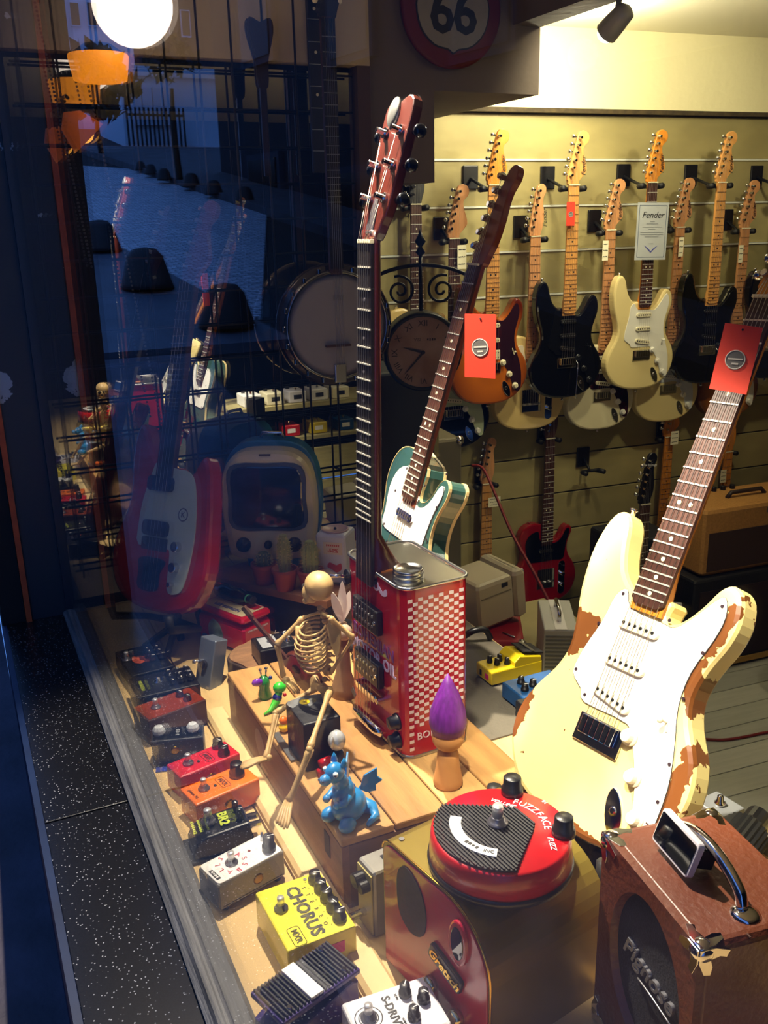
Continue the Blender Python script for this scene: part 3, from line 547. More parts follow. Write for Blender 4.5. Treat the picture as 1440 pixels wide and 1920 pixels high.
redtag(tp@V((.020,.690,.050)),.052,.096,'large red swing tag tied to the worn cream guitar neck',V((.55,-.80,-.1)),V((.30,.05,.95)))
# red guitar on the far side
sr=1.05; rm=[[0.45,0.254,-0.855],[-0.87,0.2,-0.40],[0.1747,0.93,0.35]]; rt=CAMP+(V((.3318,2.0103,.159))-CAMP)*sr
Mr=frame(rt,V((.50,-.86,.05)),V((.22,.25,.94)))
REDG=burst_mat('red_burst_far','b41c10','7a0c0a',0,.2,.10,.2)
RB=smooth(mm([(0,0),(70,4),(125,28),(155,80),(162,130),(156,200),(148,270),(138,330),(124,365),(108,372),(92,350),(78,330),(40,322),(28,340),(-28,345),(-50,360),(-72,390),(-92,428),(-112,436),(-126,410),(-130,350),(-122,280),(-132,220),(-158,165),(-166,115),(-152,62),(-118,24),(-62,4)]),3)
rg=thing('vintage_red_guitar','vintage red guitar with pale pickguard and black pickups beside the window jamb','guitar',Mr@Matrix.Scale(1.03,4))
MB().prism(RB,-.045,0,.010).build('body',REDG,rg)
g=MB().prism(smooth(mm([(-30,345),(-44,340),(-70,260),(-76,200),(-68,150),(20,150),(40,140),(44,60),(70,50),(96,70),(112,150),(112,230),(96,310),(70,335),(40,338)][::-1])[::-1],3),.0003,.003,.001,bev0=0).build('pickguard',mat('pale_green_guard','b9c4b4',.3),rg)
for y in (.300,.195): MB().prism(rrect(.085,.036,.012),.003,.012,.002,bev0=0).build('pickup',BLK,rg,T(-.012,y,0))
MB().box(.080,.030,.012,(-.01,.158,.006),bev=.003).build('bridge',BLKM,rg); MB().prism(smooth(mm([(-40,0),(20,0),(24,40),(40,70),(0,76),(-46,70),(-44,40)]),3),.001,.006).build('tailpiece',mat('smoked_chrome','33363c',.2,.9),rg,T(-.01,.050,0))
for x,y,r_ in ((.066,.160,.012),(.066,.112,.012),(.062,.072,.006)): MB().cyl(r_,.014,(x,y,.003)).build('knob',CHR,rg)
MB().lathe([(.016,.0031),(.0145,.0036),(.013,.0031)],20,(.070,.235,0),cap=False).build('badge_ring',mat('badge_blue','2c3a66',.5),rg); text('K',.020,mat('badge_blue','2c3a66',.5),rg,T(.070,.235,.0036),'badge_letter')
MB().box(.044,.46,.022,(0,.345+.20,-.002),bev=.006).build('neck',ROSE,rg); fb=MB().box(.046,.46,.006,(0,.345+.20,.012)).build('fretboard',EBONY,rg)
for n in range(1,22): y=.335+.44*2**(-n/12)*1.0; MB().box(.045,.002,.0015,(0,y,.0155)).build('fret',STEEL,fb)
MB().prism(SHEAD,-.008,.006,.002,M=T(0,.775,0)).build('headstock',mat('dark_red_wood','571511',.4),rg)
for k in range(6): MB().cyl(.005,.016,(-.012+.007*k,.81+.026*k,.005),seg=8).build('tuner',STEEL,rg)
for k in range(4): MB().tube([(-.018+.012*k,.05,.016),(-.015+.010*k,.775,.018)],.0005,4).build('string',STEEL,rg)
stand('guitar_stand','black stand under the vintage red guitar',Mr@Matrix.Scale(1.03,4),.18,0,.3,.04,.0,-.16)
# ================================================================= THE WINDOW DISPLAY
def PXX(u,v,X):
    d=ray(u,v); return CAMP+d*(X/d.x)
HC=.125
# ---- wooden crate turned upside down
CR=[mat('crate_wood_%d'%i,c,.65,noise=.3,nscale=8,stretch=(5,.7,5),bump=.35,bscale=25) for i,c in enumerate(('b98a4e','a87a42','c59a5c'))]; CRD=mat('crate_side','8a5a33',.65,noise=.35,nscale=7,stretch=(3,.7,6),bump=.3)
crate=thing('wooden_crate','upside down wooden crate carrying the oil can guitar and skeleton','crate',T(.42,1.09,0))
for i,(a,b_) in enumerate(((0,.088),(.0905,.178),(.181,.262),(.265,.345))): MB().box(b_-a,.61,.014,((a+b_)/2,.305,HC-.007),bev=.003).build('plank',CR[i%3],crate)
MB().box(.012,.61,HC-.014,(.006,.305,(HC-.014)/2)).build('side_board',CRD,crate); MB().box(.012,.61,HC-.014,(.339,.305,(HC-.014)/2)).build('side_board',CRD,crate)
for y in (.007,.603): MB().box(.321,.014,HC-.014,(.1725,y,(HC-.014)/2)).build('end_board',mat('crate_end','6e4a30',.65,noise=.3,nscale=8,stretch=(.7,4,6)),crate)
text('ING',.040,mat('burnt_letters','1e130c',.8),crate,frame((.085,-.0006,.062),(-1,0,0),(0,0,-1)),'stencil')
MB().box(.001,.022,.040,(-.0006,.060,.080)).build('paper_remnant',mat('dark_patch','2a1c14',.8),crate)
MB().prism(smooth([(0,.026),(-.022,.02),(-.03,0),(-.014,-.026),(.012,-.022),(.028,.004)],3),0,.0006).build('label_remnant',mat('pale_remnant','a58d70',.8),crate,frame((-.0004,.40,.072),(0,-1,0),(0,0,1)))
# ---- oil can guitar
Mc=frame(V((.595,1.343,HC)),V((.05,-1,0)),V((0,0,1)))
can=thing('oil_can_guitar','electric guitar made from a red checkered motor oil can on the crate','guitar',Mc)
CRED=mat('can_red','a8111a',.22,coat=.5); CW,CD,CH=.214,.129,.312
Mv=frame(V((0,0,-CD/2)),V((1,0,0)),V((0,0,-1)))
MB().prism(rrect(CW,CD,.022,5),.004,CH-.004,0,M=Mv).build('can_body',CRED,can)
MB().prism(rrect(CW+.004,CD+.004,.024,5),0,.006,.002,M=Mv).build('bottom_rim',STEEL,can)
rim=rrect(CW+.002,CD+.002,.023,5); MB().tube([Mv@V((x,y,CH)) for x,y in rim+[rim[0]]],.0028,8).build('top_rim',STEEL,can)
TIN=mat('tinplate','b9b6a8',.3,1,noise=.2,nscale=8); MB().prism(rrect(CW-.004,CD-.004,.02,5),CH-.006,CH-.002,0,M=Mv).build('can_top',TIN,can)
MB().lathe([(.026,0),(.026,.006),(.0245,.007),(.0245,.010),(.026,.011),(.026,.015),(.0245,.016),(.0255,.018),(.0255,.022),(.023,.0225),(.021,.020),(.0001,.020)],28,M=Mv@T(.066,-.032,CH-.002)).build('screw_cap',STEEL,can)
# chequered print on the side
ck=MB(); nc=11
for c in range(nc):
    z=-.012-.0098*c
    for r_ in range(42):
        if (r_+c)%2: continue
        y=.291-.00715*r_
        if c>0 and y<.058: continue
        if y<.018: continue
        x=CW/2+.0004; w,h=.0044,.0031; ck.add([(x,y-h,z+w),(x,y-h,z-w),(x,y+h,z-w),(x,y+h,z+w)],[(0,1,2,3)])
ck.build('checker_print',mat('print_white','ddd2d6',.35),can)
text('BOHEMIAN',.019,mat('print_white','ddd2d6',.35),can,frame((CW/2+.0005,.040,-.070),(0,0,-1),(0,1,0)),'side_lettering')
PURP=mat('print_lilac','c9b6da',.4); text('BOHEMIAN',.030,mat('print_purple','6d2f7a',.4),can,T(-.005,.178,.0005),'front_lettering',bold=.0005); text('MOTOR OIL',.030,PURP,can,T(-.005,.150,.0005),'front_lettering',bold=.0008)
text('O',.026,PURP,can,T(.012,.288,.0005),'wing_emblem',bold=.001)
for s in (-1,1): MB().prism(smooth([(s*.010,-.004),(s*.024,-.010),(s*.040,-.004),(s*.036,.006),(s*.024,-.002),(s*.012,.004)][::s],3),0,.0006).build('wing',PURP,can,T(.012,.288,.0004))
for y in (.228,.128):
    p=MB().box(.092,.046,.014,(0,0,.007),bev=.003).build('pickup',BLK,can,T(-.010,y,0))
    for k in range(12): MB().cyl(.0028,.0012,(-.030+.012*(k%6),-.009+.018*(k//6),.0138),seg=8).build('pole_piece',STEEL,p)
    for s in (-1,1): MB().cyl(.0035,.003,(s*.038,.0,.013),seg=8).build('height_screw',CHR,p)
br=MB().box(.084,.012,.010,(0,0,.008),bev=.003).build('bridge',CHR,can,T(-.012,.080,0))
for k in range(6): MB().box(.008,.013,.006,(-.030+.012*k,.002,.014),bev=.001).build('saddle',CHR,br)
for s in (-1,1): MB().cyl(.006,.014,(s*.040,0,0),seg=12).build('post',CHR,br)
MB().tube([(-.060,.026,.012),(-.045,.028,.017),(.030,.028,.017),(.046,.024,.012)],[.007,.010,.010,.007],10).build('tailpiece',CHR,can)
for x,y in ((.078,.062),(.080,.028)): MB().lathe([(.015,0),(.0145,.004),(.012,.006),(.011,.016),(.0001,.0165)],16,(x,y,0)).build('knob',BLK,can)
sw=MB().cyl(.014,.003,(-.098,.268,0),seg=20).build('switch_washer',BLK,can); MB().tube([(-.098,.268,0),(-.100,.272,.014),(-.104,.274,.034)],[.004,.003,.004],8).build('switch_lever',CHR,sw)
MB().prism([(0,.010),(-.010,0),(0,-.012),(.010,-.004)],.0003,.0010).build('tape_patch',mat('patch_grey','3a4048',.5),can,T(-.092,.040,0)@RZ(.2))
# neck
lean=.036; Mn=T(-.010,.300,.004)@RX(-lean)
nw=lambda y: .0285-.0075*y/.545
RBW=mat('redbrown_wood','4a1a11',.3,coat=.3,noise=.25,nscale=15,stretch=(5,.6,5)); HEEL=mat('amber_heel','b56a22',.25,coat=.4,noise=.25,nscale=12,stretch=(5,.6,5))
fb=MB().prism([(-nw(0),-.010),(nw(0),-.010),(nw(.545),.545),(-nw(.545),.545)],.002,.009,.001,M=Mn).build('fretboard',mat('dark_fretboard','1b1416',.4),can)
for n in range(0,21):
    y=.545-.628*(1-2**(-(n+1)/12))
    if y>-.008: MB().box(2*nw(y)*.99,.0022,.0018,(0,y,.0096),M=Mn).build('fret',mat('fret_wire','dedad0',.4,.5),fb)
for n in (3,5,7,9,12,15,17):
    y=.545-.628*(1-(2**(-n/12)+2**(-(n-1)/12))/2)
    for x in ((-.009,.009) if n==12 else (0,)): MB().cyl(.003,.0006,(x,y,.0088),M=Mn,seg=10).build('inlay_dot',mat('dim_dot','6b6670',.5),fb)
nb=MB(); vs=[];fs=[]; prof=[(.0,.026,.062),(.015,.026,.060),(.040,.026,.040),(.075,.025,.024),(.30,.024,.021),(.545,.021,.018),(.565,.021,.020)]
for y,w,dp in prof:
    for k in range(7): a=math.pi*k/6; vs.append(Mn@V((-w*math.cos(a)*1.04,y,.002-dp*min(1,math.sin(a)*(1.6 if dp>.03 else 1)))))
for i in range(len(prof)-1):
    for k in range(6): fs.append((i*7+k,i*7+k+1,i*7+8+k,i*7+7+k))
    fs.append((i*7,i*7+7,i*7+13,i*7+6))
fs+=[tuple(range(6,-1,-1)),tuple((len(prof)-1)*7+k for k in range(7))]; nb.add(vs,fs,None,True); nb.build('neck',RBW,can)
MB().box(.052,.020,.062,(0,.006,-.030),M=Mn,bev=.004).build('heel_block',HEEL,can); MB().box(.056,.006,.066,(0,-.004,-.030),M=Mn).build('heel_pad',BLKM,can)
MB().box(.044,.006,.008,(0,.548,.007),M=Mn,bev=.001).build('nut',IVORY,can)
Mh=Mn@T(0,.552,.0)@RX(-.27)
hd=MB().prism(smooth(mm([(-21,0),(0,0),(21,0),(30,22),(40,50),(42,110),(44,178),(40,206),(22,214),(0,206),(-22,212),(-40,200),(-43,176),(-41,110),(-38,50),(-29,22)]),2),-.014,.003,.003,M=Mh).build('headstock',RBW,can)
MB().prism(smooth(mm([(0,8),(12,10),(8,50),(0,66),(-8,50),(-12,10)]),3),.003,.005,.001,M=Mh).build('truss_cover',mat('truss_grey','3d3a40',.3),hd)
MB().ball(.017,(-.012,.190,.004),M=Mh,sz=.35,sy=1.4).build('oval_badge',mat('pewter','9a9a98',.3,.8),hd)
for k in range(3):
    for s in (-1,1):
        q=MB().cyl(.0085,.004,(s*.024,.060+.050*k,.003),M=Mh,seg=14).cyl(.0045,.018,(s*.024,.060+.050*k,.003),M=Mh,seg=10).build('tuner_post',CHR,hd)
        MB().tube([Mh@V((s*.040,.060+.050*k,-.008)),Mh@V((s*.054,.060+.050*k,-.008))],.004,8).ball(.011,tuple(Mh@V((s*.062,.060+.050*k,-.008))),seg=10,sx=.6).build('tuner_button',mat('smoked_chrome','4a4644',.15,1),q)
SMT=mat('string_steel','c9c3b4',.3,1)
for k in range(6):
    x0=-.042+.012*k; a=Mn@V((-.016+.0064*k,.548,.012)); b_=Mh@V(((-.024 if k<3 else .024),.060+.050*(k if k<3 else 5-k),.010))
    MB().tube([(-.042+.012*k,.030,.024),(x0,.082,.020),a,b_],.0004,5).build('string',SMT,can)
# ---- black box the skeleton sits on
Mb=T(.436,1.282,HC)
bx=thing('black_box','small black wooden box with chipped edges under the skeleton','box',Mb)
MB().box(.066,.088,.090,(.033,.044,.045),bev=.003).build('body',mat('black_chipped','15161a',.5,noise=.0,col2='1f2024',nscale=20,bump=.4),bx)
MB().prism(smooth([(.003,.085),(.003,.06),(.018,.068),(.03,.052),(.045,.06),(.062,.04),(.063,.085)],3),.090,.0907).build('worn_top',mat('worn_grey','6c6e70',.6,noise=.5,nscale=40),bx)
MB().lathe([(.009,.0907),(.009,.0915),(.0025,.0915),(.0025,.0907)],20,(.028,.070,0)).build('yellow_washer',mat('sun_yellow','e6c61a',.4),bx)
MB().box(.012,.10,.004,(-.006,.09,.002)).build('metal_edge',mat('dull_steel','6f7276',.4,.8),bx)
# ---- skeleton
BONE=mat('aged_bone','c8a56d',.5,noise=.3,nscale=30,bump=.2,bscale=80,coat=.2)
sk=thing('skeleton_figure','small aged bone skeleton model sitting on the black box, playing a guitar','skeleton',T(.49,1.36,HC+.095)); iv=T(.49,1.36,HC+.095).inverted()
def J(u,v,Y): return iv@PY(u,v,Y-.035)
def bone(name,pts,r_,k=1.45,parent=None):
    a=[V(p) for p in pts]; p=[a[0],a[0].lerp(a[-1],.08),a[0].lerp(a[-1],.2)]+a[1:-1]+[a[0].lerp(a[-1],.8),a[0].lerp(a[-1],.92),a[-1]]
    rr=[r_*k*.8,r_*k,r_]+[r_]*(len(a)-2)+[r_,r_*k,r_*k*.8]
    return MB().tube(p,rr,8).build(name,BONE,parent or sk)
c=J(598,1098,1.40); skm=MB(); skm.ball(.027,tuple(c),seg=20,sx=.90,sy=1.06,sz=.93); skm.ball(.018,tuple(c+V((-.010,.014,-.016))),seg=14,sx=.85,sz=1.0); skm.build('skull',BONE,sk)
cs=c+V((-.011,.030,-.018))
for s in (-1,1): MB().ball(.0062,tuple(c+V((-.006+s*.009,.0268,-.008)))).build('eye_socket',mat('socket_dark','1d120a',.9),sk)
MB().ball(.0035,tuple(c+V((-.008,.0305,-.018))),sz=1.4).build('nose_hole',mat('socket_dark','1d120a',.9),sk)
MB().tube([c+V((-.020,.012,-.028)),c+V((-.016,.030,-.036)),c+V((-.002,.032,-.036)),c+V((.006,.012,-.028))],[.004,.005,.005,.004],8).build('jaw',BONE,sk)
sp=[J(600,1140,1.40),J(608,1160,1.395),J(615,1190,1.385),J(618,1225,1.38),J(614,1255,1.385),J(606,1285,1.395)]
for i in range(14):
    t=i/13*(len(sp)-1); k=min(int(t),len(sp)-2); p=sp[k].lerp(sp[k+1],t-k); MB().ball(.0058,tuple(p),seg=8,sz=.8).tube([p,p+V((.008,-.006,-.002))],[.003,.0015],6).build('vertebra',BONE,sk)
rc=J(598,1205,1.405)
for i in range(9):
    z=.042-.0105*i; rx=.020+.008*math.sin(math.pi*(i+1.2)/10); ry=rx*1.25; s0=sp[1].lerp(sp[4],(i+1)/11); pts=[]
    for k in range(13):
        a=math.radians(-150+300*k/12); pts.append(s0+V((-rx*(1+math.cos(a))*.95,ry*math.sin(a),-.016*(1-math.cos(math.radians(-150+300*k/12)-math.pi))/2+.006)))
    MB().tube(pts,.0021,6).build('rib',BONE,sk)
MB().tube([rc+V((-.034,.006,.035)),rc+V((-.038,.006,-.015))],[.005,.004],8).build('breastbone',BONE,sk)
for nm,u,v,Y in (('shoulder_blade',575,1195,1.43),('shoulder_blade',628,1195,1.355)):
    p=J(u,v,Y); MB().prism(smooth([(0,.028),(-.014,.018),(-.006,-.026),(.004,-.03),(.014,.016)],3),-.0015,.0015,.0005,M=frame(p,V((.4,-.6,.1)),V((0,.1,1)))).build(nm,BONE,sk)
sh1,el1,wr1=J(568,1158,1.43),J(518,1209,1.435),J(530,1270,1.43); sh2,el2,wr2=J(618,1158,1.35),J(662,1196,1.34),J(620,1262,1.375)
bone('collar_bone',[J(600,1148,1.40),sh1],.0026); bone('collar_bone',[J(604,1150,1.39),sh2],.0026)
bone('upper_arm',[sh1,el1],.0042); bone('forearm',[el1,wr1],.0030); bone('forearm',[el1+V((.004,0,0)),wr1+V((.004,0,0))],.0024)
bone('upper_arm',[sh2,el2],.0042); bone('forearm',[el2,wr2],.0030)
def hand(w,tip,side):
    d=(tip-w); n=d.cross(V((0,0,1))).normalized()
    MB().ball(.0075,tuple(w+d*.2),seg=8).build('wrist_bones',BONE,sk)
    for k in range(5):
        o=n*(k-2)*.0042; l=(.62,.92,1,.94,.8)[k]; a=w+d*.2+o*.6; MB().tube([a,a+d*.35*l+o*.5+V((0,0,.003)),a+d*.62*l+o*.6,a+d*.8*l+o*.6-V((0,0,.004))],[.0024,.0026,.0022,.0016],6).build('finger',BONE,sk)
hand(wr1,J(562,1296,1.41),1); hand(wr2,J(585,1240,1.42),-1)
pv=sp[-1]; MB().prism(smooth([(-.026,.014),(-.034,.0),(-.020,-.016),(-.008,-.008),(.008,-.008),(.020,-.016),(.034,0),(.026,.014),(.010,.006),(-.010,.006)],3),-.005,.005,.003,M=frame(pv+V((-.004,0,-.004)),V((.15,-1,0)),V((.3,0,1)))).build('pelvis',BONE,sk)
def leg(h,k,a,t):
    bone('thigh_bone',[h,k],.0046); MB().ball(.0062,tuple(k),seg=10).build('kneecap',BONE,sk); bone('shin_bone',[k,a],.0040); bone('calf_bone',[k+V((.005,-.002,0)),a+V((.004,0,0))],.0022)
    d=t-a; n=d.cross(V((.3,.1,1))).normalized(); MB().ball(.0062,tuple(a-d*.12),seg=10).build('heel_bone',BONE,sk)
    for q in range(5):
        o=n*(q-2)*.0044; MB().tube([a+o*.5,a+d*.4+o*.8+V((0,0,.002)),a+d*.75+o,a+d*(1-.05*abs(q-1))+o],[.0034,.0030,.0032,.0020],6).build('toe_bone',BONE,sk)
leg(J(592,1290,1.425),J(517,1337,1.425),J(498,1422,1.375),J(449,1438,1.375)); leg(J(618,1296,1.335),J(580,1405,1.262),J(541,1503,1.245),J(527,1553,1.205))
sg=thing('miniature_guitar','tiny brown acoustic guitar held by the skeleton','guitar',frame(PY(558,1258,1.44),V((.25,-.75,.6)),V((-.5,.5,.7))))
MB().prism(smooth(mm([(0,-52),(26,-44),(32,-20),(22,4),(24,26),(0,36),(-24,26),(-22,4),(-32,-20),(-26,-44)]),3),-.014,0,.002).build('body',mat('mini_brown','4a2114',.25,coat=.5),sg); MB().cyl(.010,.0006,(0,4e-3,0),seg=16).build('sound_hole',BLKM,sg); MB().box(.009,.10,.005,(0,.080,.001)).build('neck',ROSE,sg); MB().box(.013,.024,.005,(0,.140,0)).build('headstock',ROSE,sg)
# ---- toys on the crate
def on(u,v,z=HC): return G(u,v,z)
DBL=mat('dragon_blue','1f86c8',.35,coat=.3,noise=.12,nscale=20)
p=on(655,1535); dr=thing('dragon_toy','sky blue rubber dragon toy sitting on the crate corner','toy',T(p)@RZ(math.radians(200))@Matrix.Scale(1.0,4))
b=MB(); b.ball(.030,(0,0,.026),sx=1,sy=.85,sz=.9,seg=20); b.ball(.022,(.010,0,.052),sz=1.2,sx=.85,sy=.8,seg=18); b.tube([(.010,0,.06),(.018,0,.080),(.022,0,.088)],[.014,.012,.011],14); b.ball(.016,(.026,0,.094),sy=.85,seg=18); b.ball(.011,(.044,0,.090),sy=.8,sz=.8,seg=14); b.tube([(-.020,0,.016),(-.034,.016,.010),(-.026,.032,.007),(-.004,.036,.004)],[.015,.011,.007,.003],10)
for s in (-1,1): b.ball(.012,(.022,s*.020,.010),sx=1.3,seg=12); b.tube([(.012,s*.014,.054),(.024,s*.016,.046),(.034,s*.012,.047)],[.007,.006,.0055],10); b.ball(.0062,(.034,s*.012,.047),seg=10)
b.build('body',DBL,dr)
for s in (-1,1):
    MB().prism([(0,0),(.012,.020),(.034,.026),(.030,.012),(.036,.004),(.024,.0),(.022,-.010),(.008,-.008)],-.0015,.0015,.0006,M=frame(V((-.010,s*.016,.056)),V((-.75,s*.6,.25)),V((0,0,1)))).build('wing',DBL,dr)
    e=MB().ball(.0042,(.034,s*.0115,.099),seg=12).build('eye',WHITE,dr); MB().ball(.0020,(.0365,s*.0138,.099),seg=8).build('pupil',INK,e)
    MB().lathe([(.006,0),(.0035,.008),(.0001,.014)],8,(.016,s*.011,.106)).build('ear',DBL,dr); MB().ball(.0022,(.053,s*.004,.093),seg=8).build('nostril',mat('dragon_dark','12507c',.4),dr)
for k in range(4): MB().lathe([(.004,0),(.0001,.008)],4,((.008,-.004,-.012,-.024)[k],0,(.084,.066,.050,.040)[k]),M=None).build('spine_scale',DBL,dr)
# plain turned peg figure with a purple plume (no face)
SKIN=mat('peg_tan','b9814a',.45,noise=.1,nscale=12); p=on(840,1470); dl=thing('peg_figure','plain tan peg figure with a tall purple plume in front of the oil can','toy',T(p)@Matrix.Scale(1.16,4))
MB().lathe([(.019,0),(.021,.004),(.020,.012),(.016,.034),(.015,.050),(.011,.058)],24).build('body',SKIN,dl)
MB().ball(.0225,(0,0,.076),seg=24,sz=.95).build('head',SKIN,dl)
HAIR=mat('purple_plume','6a1f86',.5,noise=.4,nscale=40,stretch=(6,6,1)); MB().lathe([(.0225,.084),(.0262,.098),(.0245,.116),(.017,.138),(.008,.158),(.0005,.172)],22).build('plume',HAIR,dl)
# balloon-headed small figure behind the dragon
p=on(634,1450); fg=thing('pearl_figurine','tiny figurine with pearly round head behind the blue dragon','toy',T(p)@RZ(2.4)@Matrix.Scale(1.25,4))
MB().lathe([(.010,0),(.012,.010),(.009,.030),(.005,.040)],14).build('coat',BLK,fg); MB().ball(.012,(0,0,.050),sz=1.2,seg=16).build('head',mat('pearl','bfc2c4',.15,.3),fg)
for s in (-1,1): MB().ball(.005,(0,s*.013,.024),seg=10).tube([(0,s*.008,.030),(0,s*.013,.024)],.003,6).build('arm',WHITE,fg); MB().ball(.0035,(.008,s*.005,.003),seg=8).build('shoe',WHITE,fg)
MB().ball(.006,(0,.016,.056),sx=.4,sz=1.5,seg=10).build('ear',mat('pearl','bfc2c4',.15,.3),fg)
for k in range(3): MB().box(.0008,.008-.002*k,.0016,(.0118,0,.053-.004*k)).build('face_mark',INK,fg)
p=on(608,1455); sp_=thing('red_spool','pair of red plastic rollers beside the black box','toy',T(p)); 
for dz,dx in ((.008,0),(.024,.004)): MB().tube([(dx-.010,0,dz),(dx+.010,.004,dz)],.008,14).build('roller',RED,sp_)
# green figurines
p=on(497,1308); gf=thing('green_figurine','small glossy green figurine with a purple nose at the crate end','toy',T(p)); GRN=mat('toy_green','1b7a2a',.15,coat=.6)
MB().lathe([(.013,0),(.014,.008),(.010,.022),(.012,.034),(.008,.044),(.0001,.048)],16).build('body',GRN,gf); MB().ball(.008,(-.014,-.004,.038),sx=1.5,sy=.9,seg=12).build('nose',mat('toy_purple','6a1fa0',.15,coat=.5),gf); MB().ball(.004,(.012,-.004,.042),seg=8).build('ear',mat('toy_navy','1b1f6a',.2),gf)
for s in (-1,1): MB().tube([(s*.004,0,.046),(s*.006,0,.058)],.0018,6).ball(.0035,(s*.006,0,.061),seg=8).build('antenna',CHR,gf)
p=on(524,1330); gd=thing('green_lizard','bright green rubber lizard in blue leaning on the black box','toy',T(p)); LIM=mat('toy_lime','2fb52e',.3)
MB().ball(.011,(.006,.010,.040),sx=1.2,seg=14).tube([(-.034,-.012,.004),(-.020,-.006,.006),(-.004,.004,.016),(.004,.008,.032)],[.002,.004,.008,.007],10).build('body',LIM,gd); MB().ball(.0095,(-.001,.006,.022),seg=12).build('coat',mat('toy_navy','1b1f6a',.2),gd); MB().ball(.004,(.012,.0,.028),seg=8).build('scarf',RED,gd)
p=on(533,1372); yd=thing('orange_duck','tiny orange and yellow toy tucked beside the black box','toy',T(p)); MB().ball(.010,(0,0,.009),sz=.9,seg=12).build('body',mat('toy_yellow','e8b512',.3),yd); MB().ball(.008,(0,.002,.022),seg=12).build('head',mat('toy_orange','e0661a',.3),yd)
# ---- feather ornament beside the can
p=PY(640,1150,1.50); fe=thing('feather_ornament','white feathers and beads standing behind the skeleton','ornament',T(p.x,p.y,HC)); hh=p.z-HC
MB().lathe([(.026,0),(.024,.02),(.015,.05),(.012,hh-.04),(.010,hh-.02)],12).build('base',mat('driftwood','8a6a4c',.7,noise=.3),fe); MB().ball(.016,(0,-.01,hh-.035),seg=12).build('face_bead',mat('pale_face','b09a84',.5),fe)
for k,(a,l) in enumerate(((-.25,.07),(.05,.085),(.3,.065))): MB().prism(smooth([(0,0),(.007,.02),(.009,l*.6),(0,l),(-.008,l*.6),(-.006,.02)],3),-.0006,.0006,M=frame(V((0,0,hh-.02)),V((math.cos(a),-.5,-math.sin(a))),V((math.sin(a),0,math.cos(a))))).build('feather',mat('feather_white','e4ddd2',.8),fe)
# ================================================================= PEDALS
def ped(name,label,A,B,C,h,m,z0=0,bev=.003,build=True):
    a,b_,c=G(*A,z0+h),G(*B,z0+h),G(*C,z0+h); w=(b_-a).length; l=(c-b_).length
    x=(b_-a).normalized(); y=(c-b_); y=(y-x*y.dot(x)); l=y.length; y.normalize()
    ctr=a+x*w/2+y*l/2; ctr.z=z0
    t=thing(name,label,'pedal',frame(ctr,x,y))
    if build: MB().box(w,l,h-.003,(0,0,(h-.003)/2+.003),bev=bev).build('housing',m,t)
    for sx in (-1,1):
        for sy in (-1,1): MB().cyl(.006,.004,(sx*w*.38,sy*l*.40,0),seg=10).build('rubber_foot',RUB,t)
    return t,w,l
def fsw(t,x,y,h,s=1,m=None):
    f=MB().lathe([(.0105,0),(.0105,.003),(.008,.0035),(.007,.008),(.0055,.009)],12,(0,0,0)).build('footswitch_nut',mat('dark_chrome','77757c',.3,.7),t,T(x,y,h)@Matrix.Scale(s,4)); MB().lathe([(.0055,.007),(.0055,.020),(.005,.021),(.0001,.0215)],14).build('footswitch',m or SWM,f); return f
def kn(t,x,y,h,r=.008,hh=.014,m=BLK,line=True):
    k=MB().lathe([(r,0),(r*.97,hh*.35),(r*.82,hh*.4),(r*.78,hh*.95),(r*.7,hh),(.0001,hh)],16).build('knob',m,t,T(x,y,h)); 
    if line: MB().box(.0012,r*.9,.0006,(0,r*.35,hh+.0002)).build('pointer',WHITE,k,RZ(random.uniform(-1.5,1.5)))
    return k
def led(t,x,y,h,m=None): MB().ball(.003,(x,y,h),seg=10).build('led',m or mat('red_led','8e1c18',.2),t)
def jack(t,x,y,z,s): MB().lathe([(.009,0),(.009,.003),(.006,.004),(.004,.004)],12,M=T(x,y,z)@RY(s*math.pi/2)).build('jack_socket',mat('jack_gold','9a7a2c',.3,1),t)
def badge(t,s,size,x,y,z,m=INK,fr=True):
    text(s,size,m,t,T(x,y,z),'logo',bold=.0003)
    if fr:
        w,h=size*2.9,size*1.35; MB().tube([(px_+x,py_+y,z) for px_,py_ in rrect(w,h,h*.25)+[rrect(w,h,h*.25)[0]]],.0005,4).build('logo_frame',m,t)
H1=.052
t,w,l=ped('effect_pedal','yellow chorus pedal with five black knobs in front of the crate',(478,1673),(539,1784),(666,1732),.060,mat('chorus_yellow','ecdc3c',.3,coat=.3),bev=.003); h=.0603
text('CHORUS',.027,INK,t,T(.004,-.002,h),'lettering',bold=.0010); 
for k,c in enumerate('STEREO'): text(c,.0085,INK,t,T(-.040+.0165*k,.015,h),'lettering')
badge(t,'MXR',.013,.046,-.030,h); fsw(t,-.014,-.030,h); led(t,-.032,-.024,h,mat('brown_led','6b3a20',.3))
for k in range(5): kn(t,-.046+.0225*k,.036,h,.0105,.017)
for k in range(8): MB().cyl(.0008,.0004,(-.05+.014*k,.022,h-.0002),seg=6).build('scale_dot',INK,t)
MB().cyl(.003,.001,(-.056,.024,h),seg=8).build('screw',STEEL,t); MB().box(.0006,.026,.018,(w/2+.0004,.02,.034)).build('pink_sticker',mat('pink','d0287a',.5),t)
t,w,l=ped('effect_pedal','white and red bass pedal with one tall black knob',(371,1625),(409,1661),(525,1588),.052,mat('basspedal_grey','8d877a',.4),bev=.004); h=.0523
MB().prism(rrect(w*.96,l*.97,.006),h-.001,h+.0006).build('face_plate',WHITE,t); rp=mat('print_red','c8405a',.5)
for k,c in enumerate('BASSBALLS'): a=math.radians(160-40*k); text(c,.0125,rp,t,T(.0+.021*math.cos(a),-.018+.021*math.sin(a),h+.0010)@RZ(a-math.pi/2),'lettering')
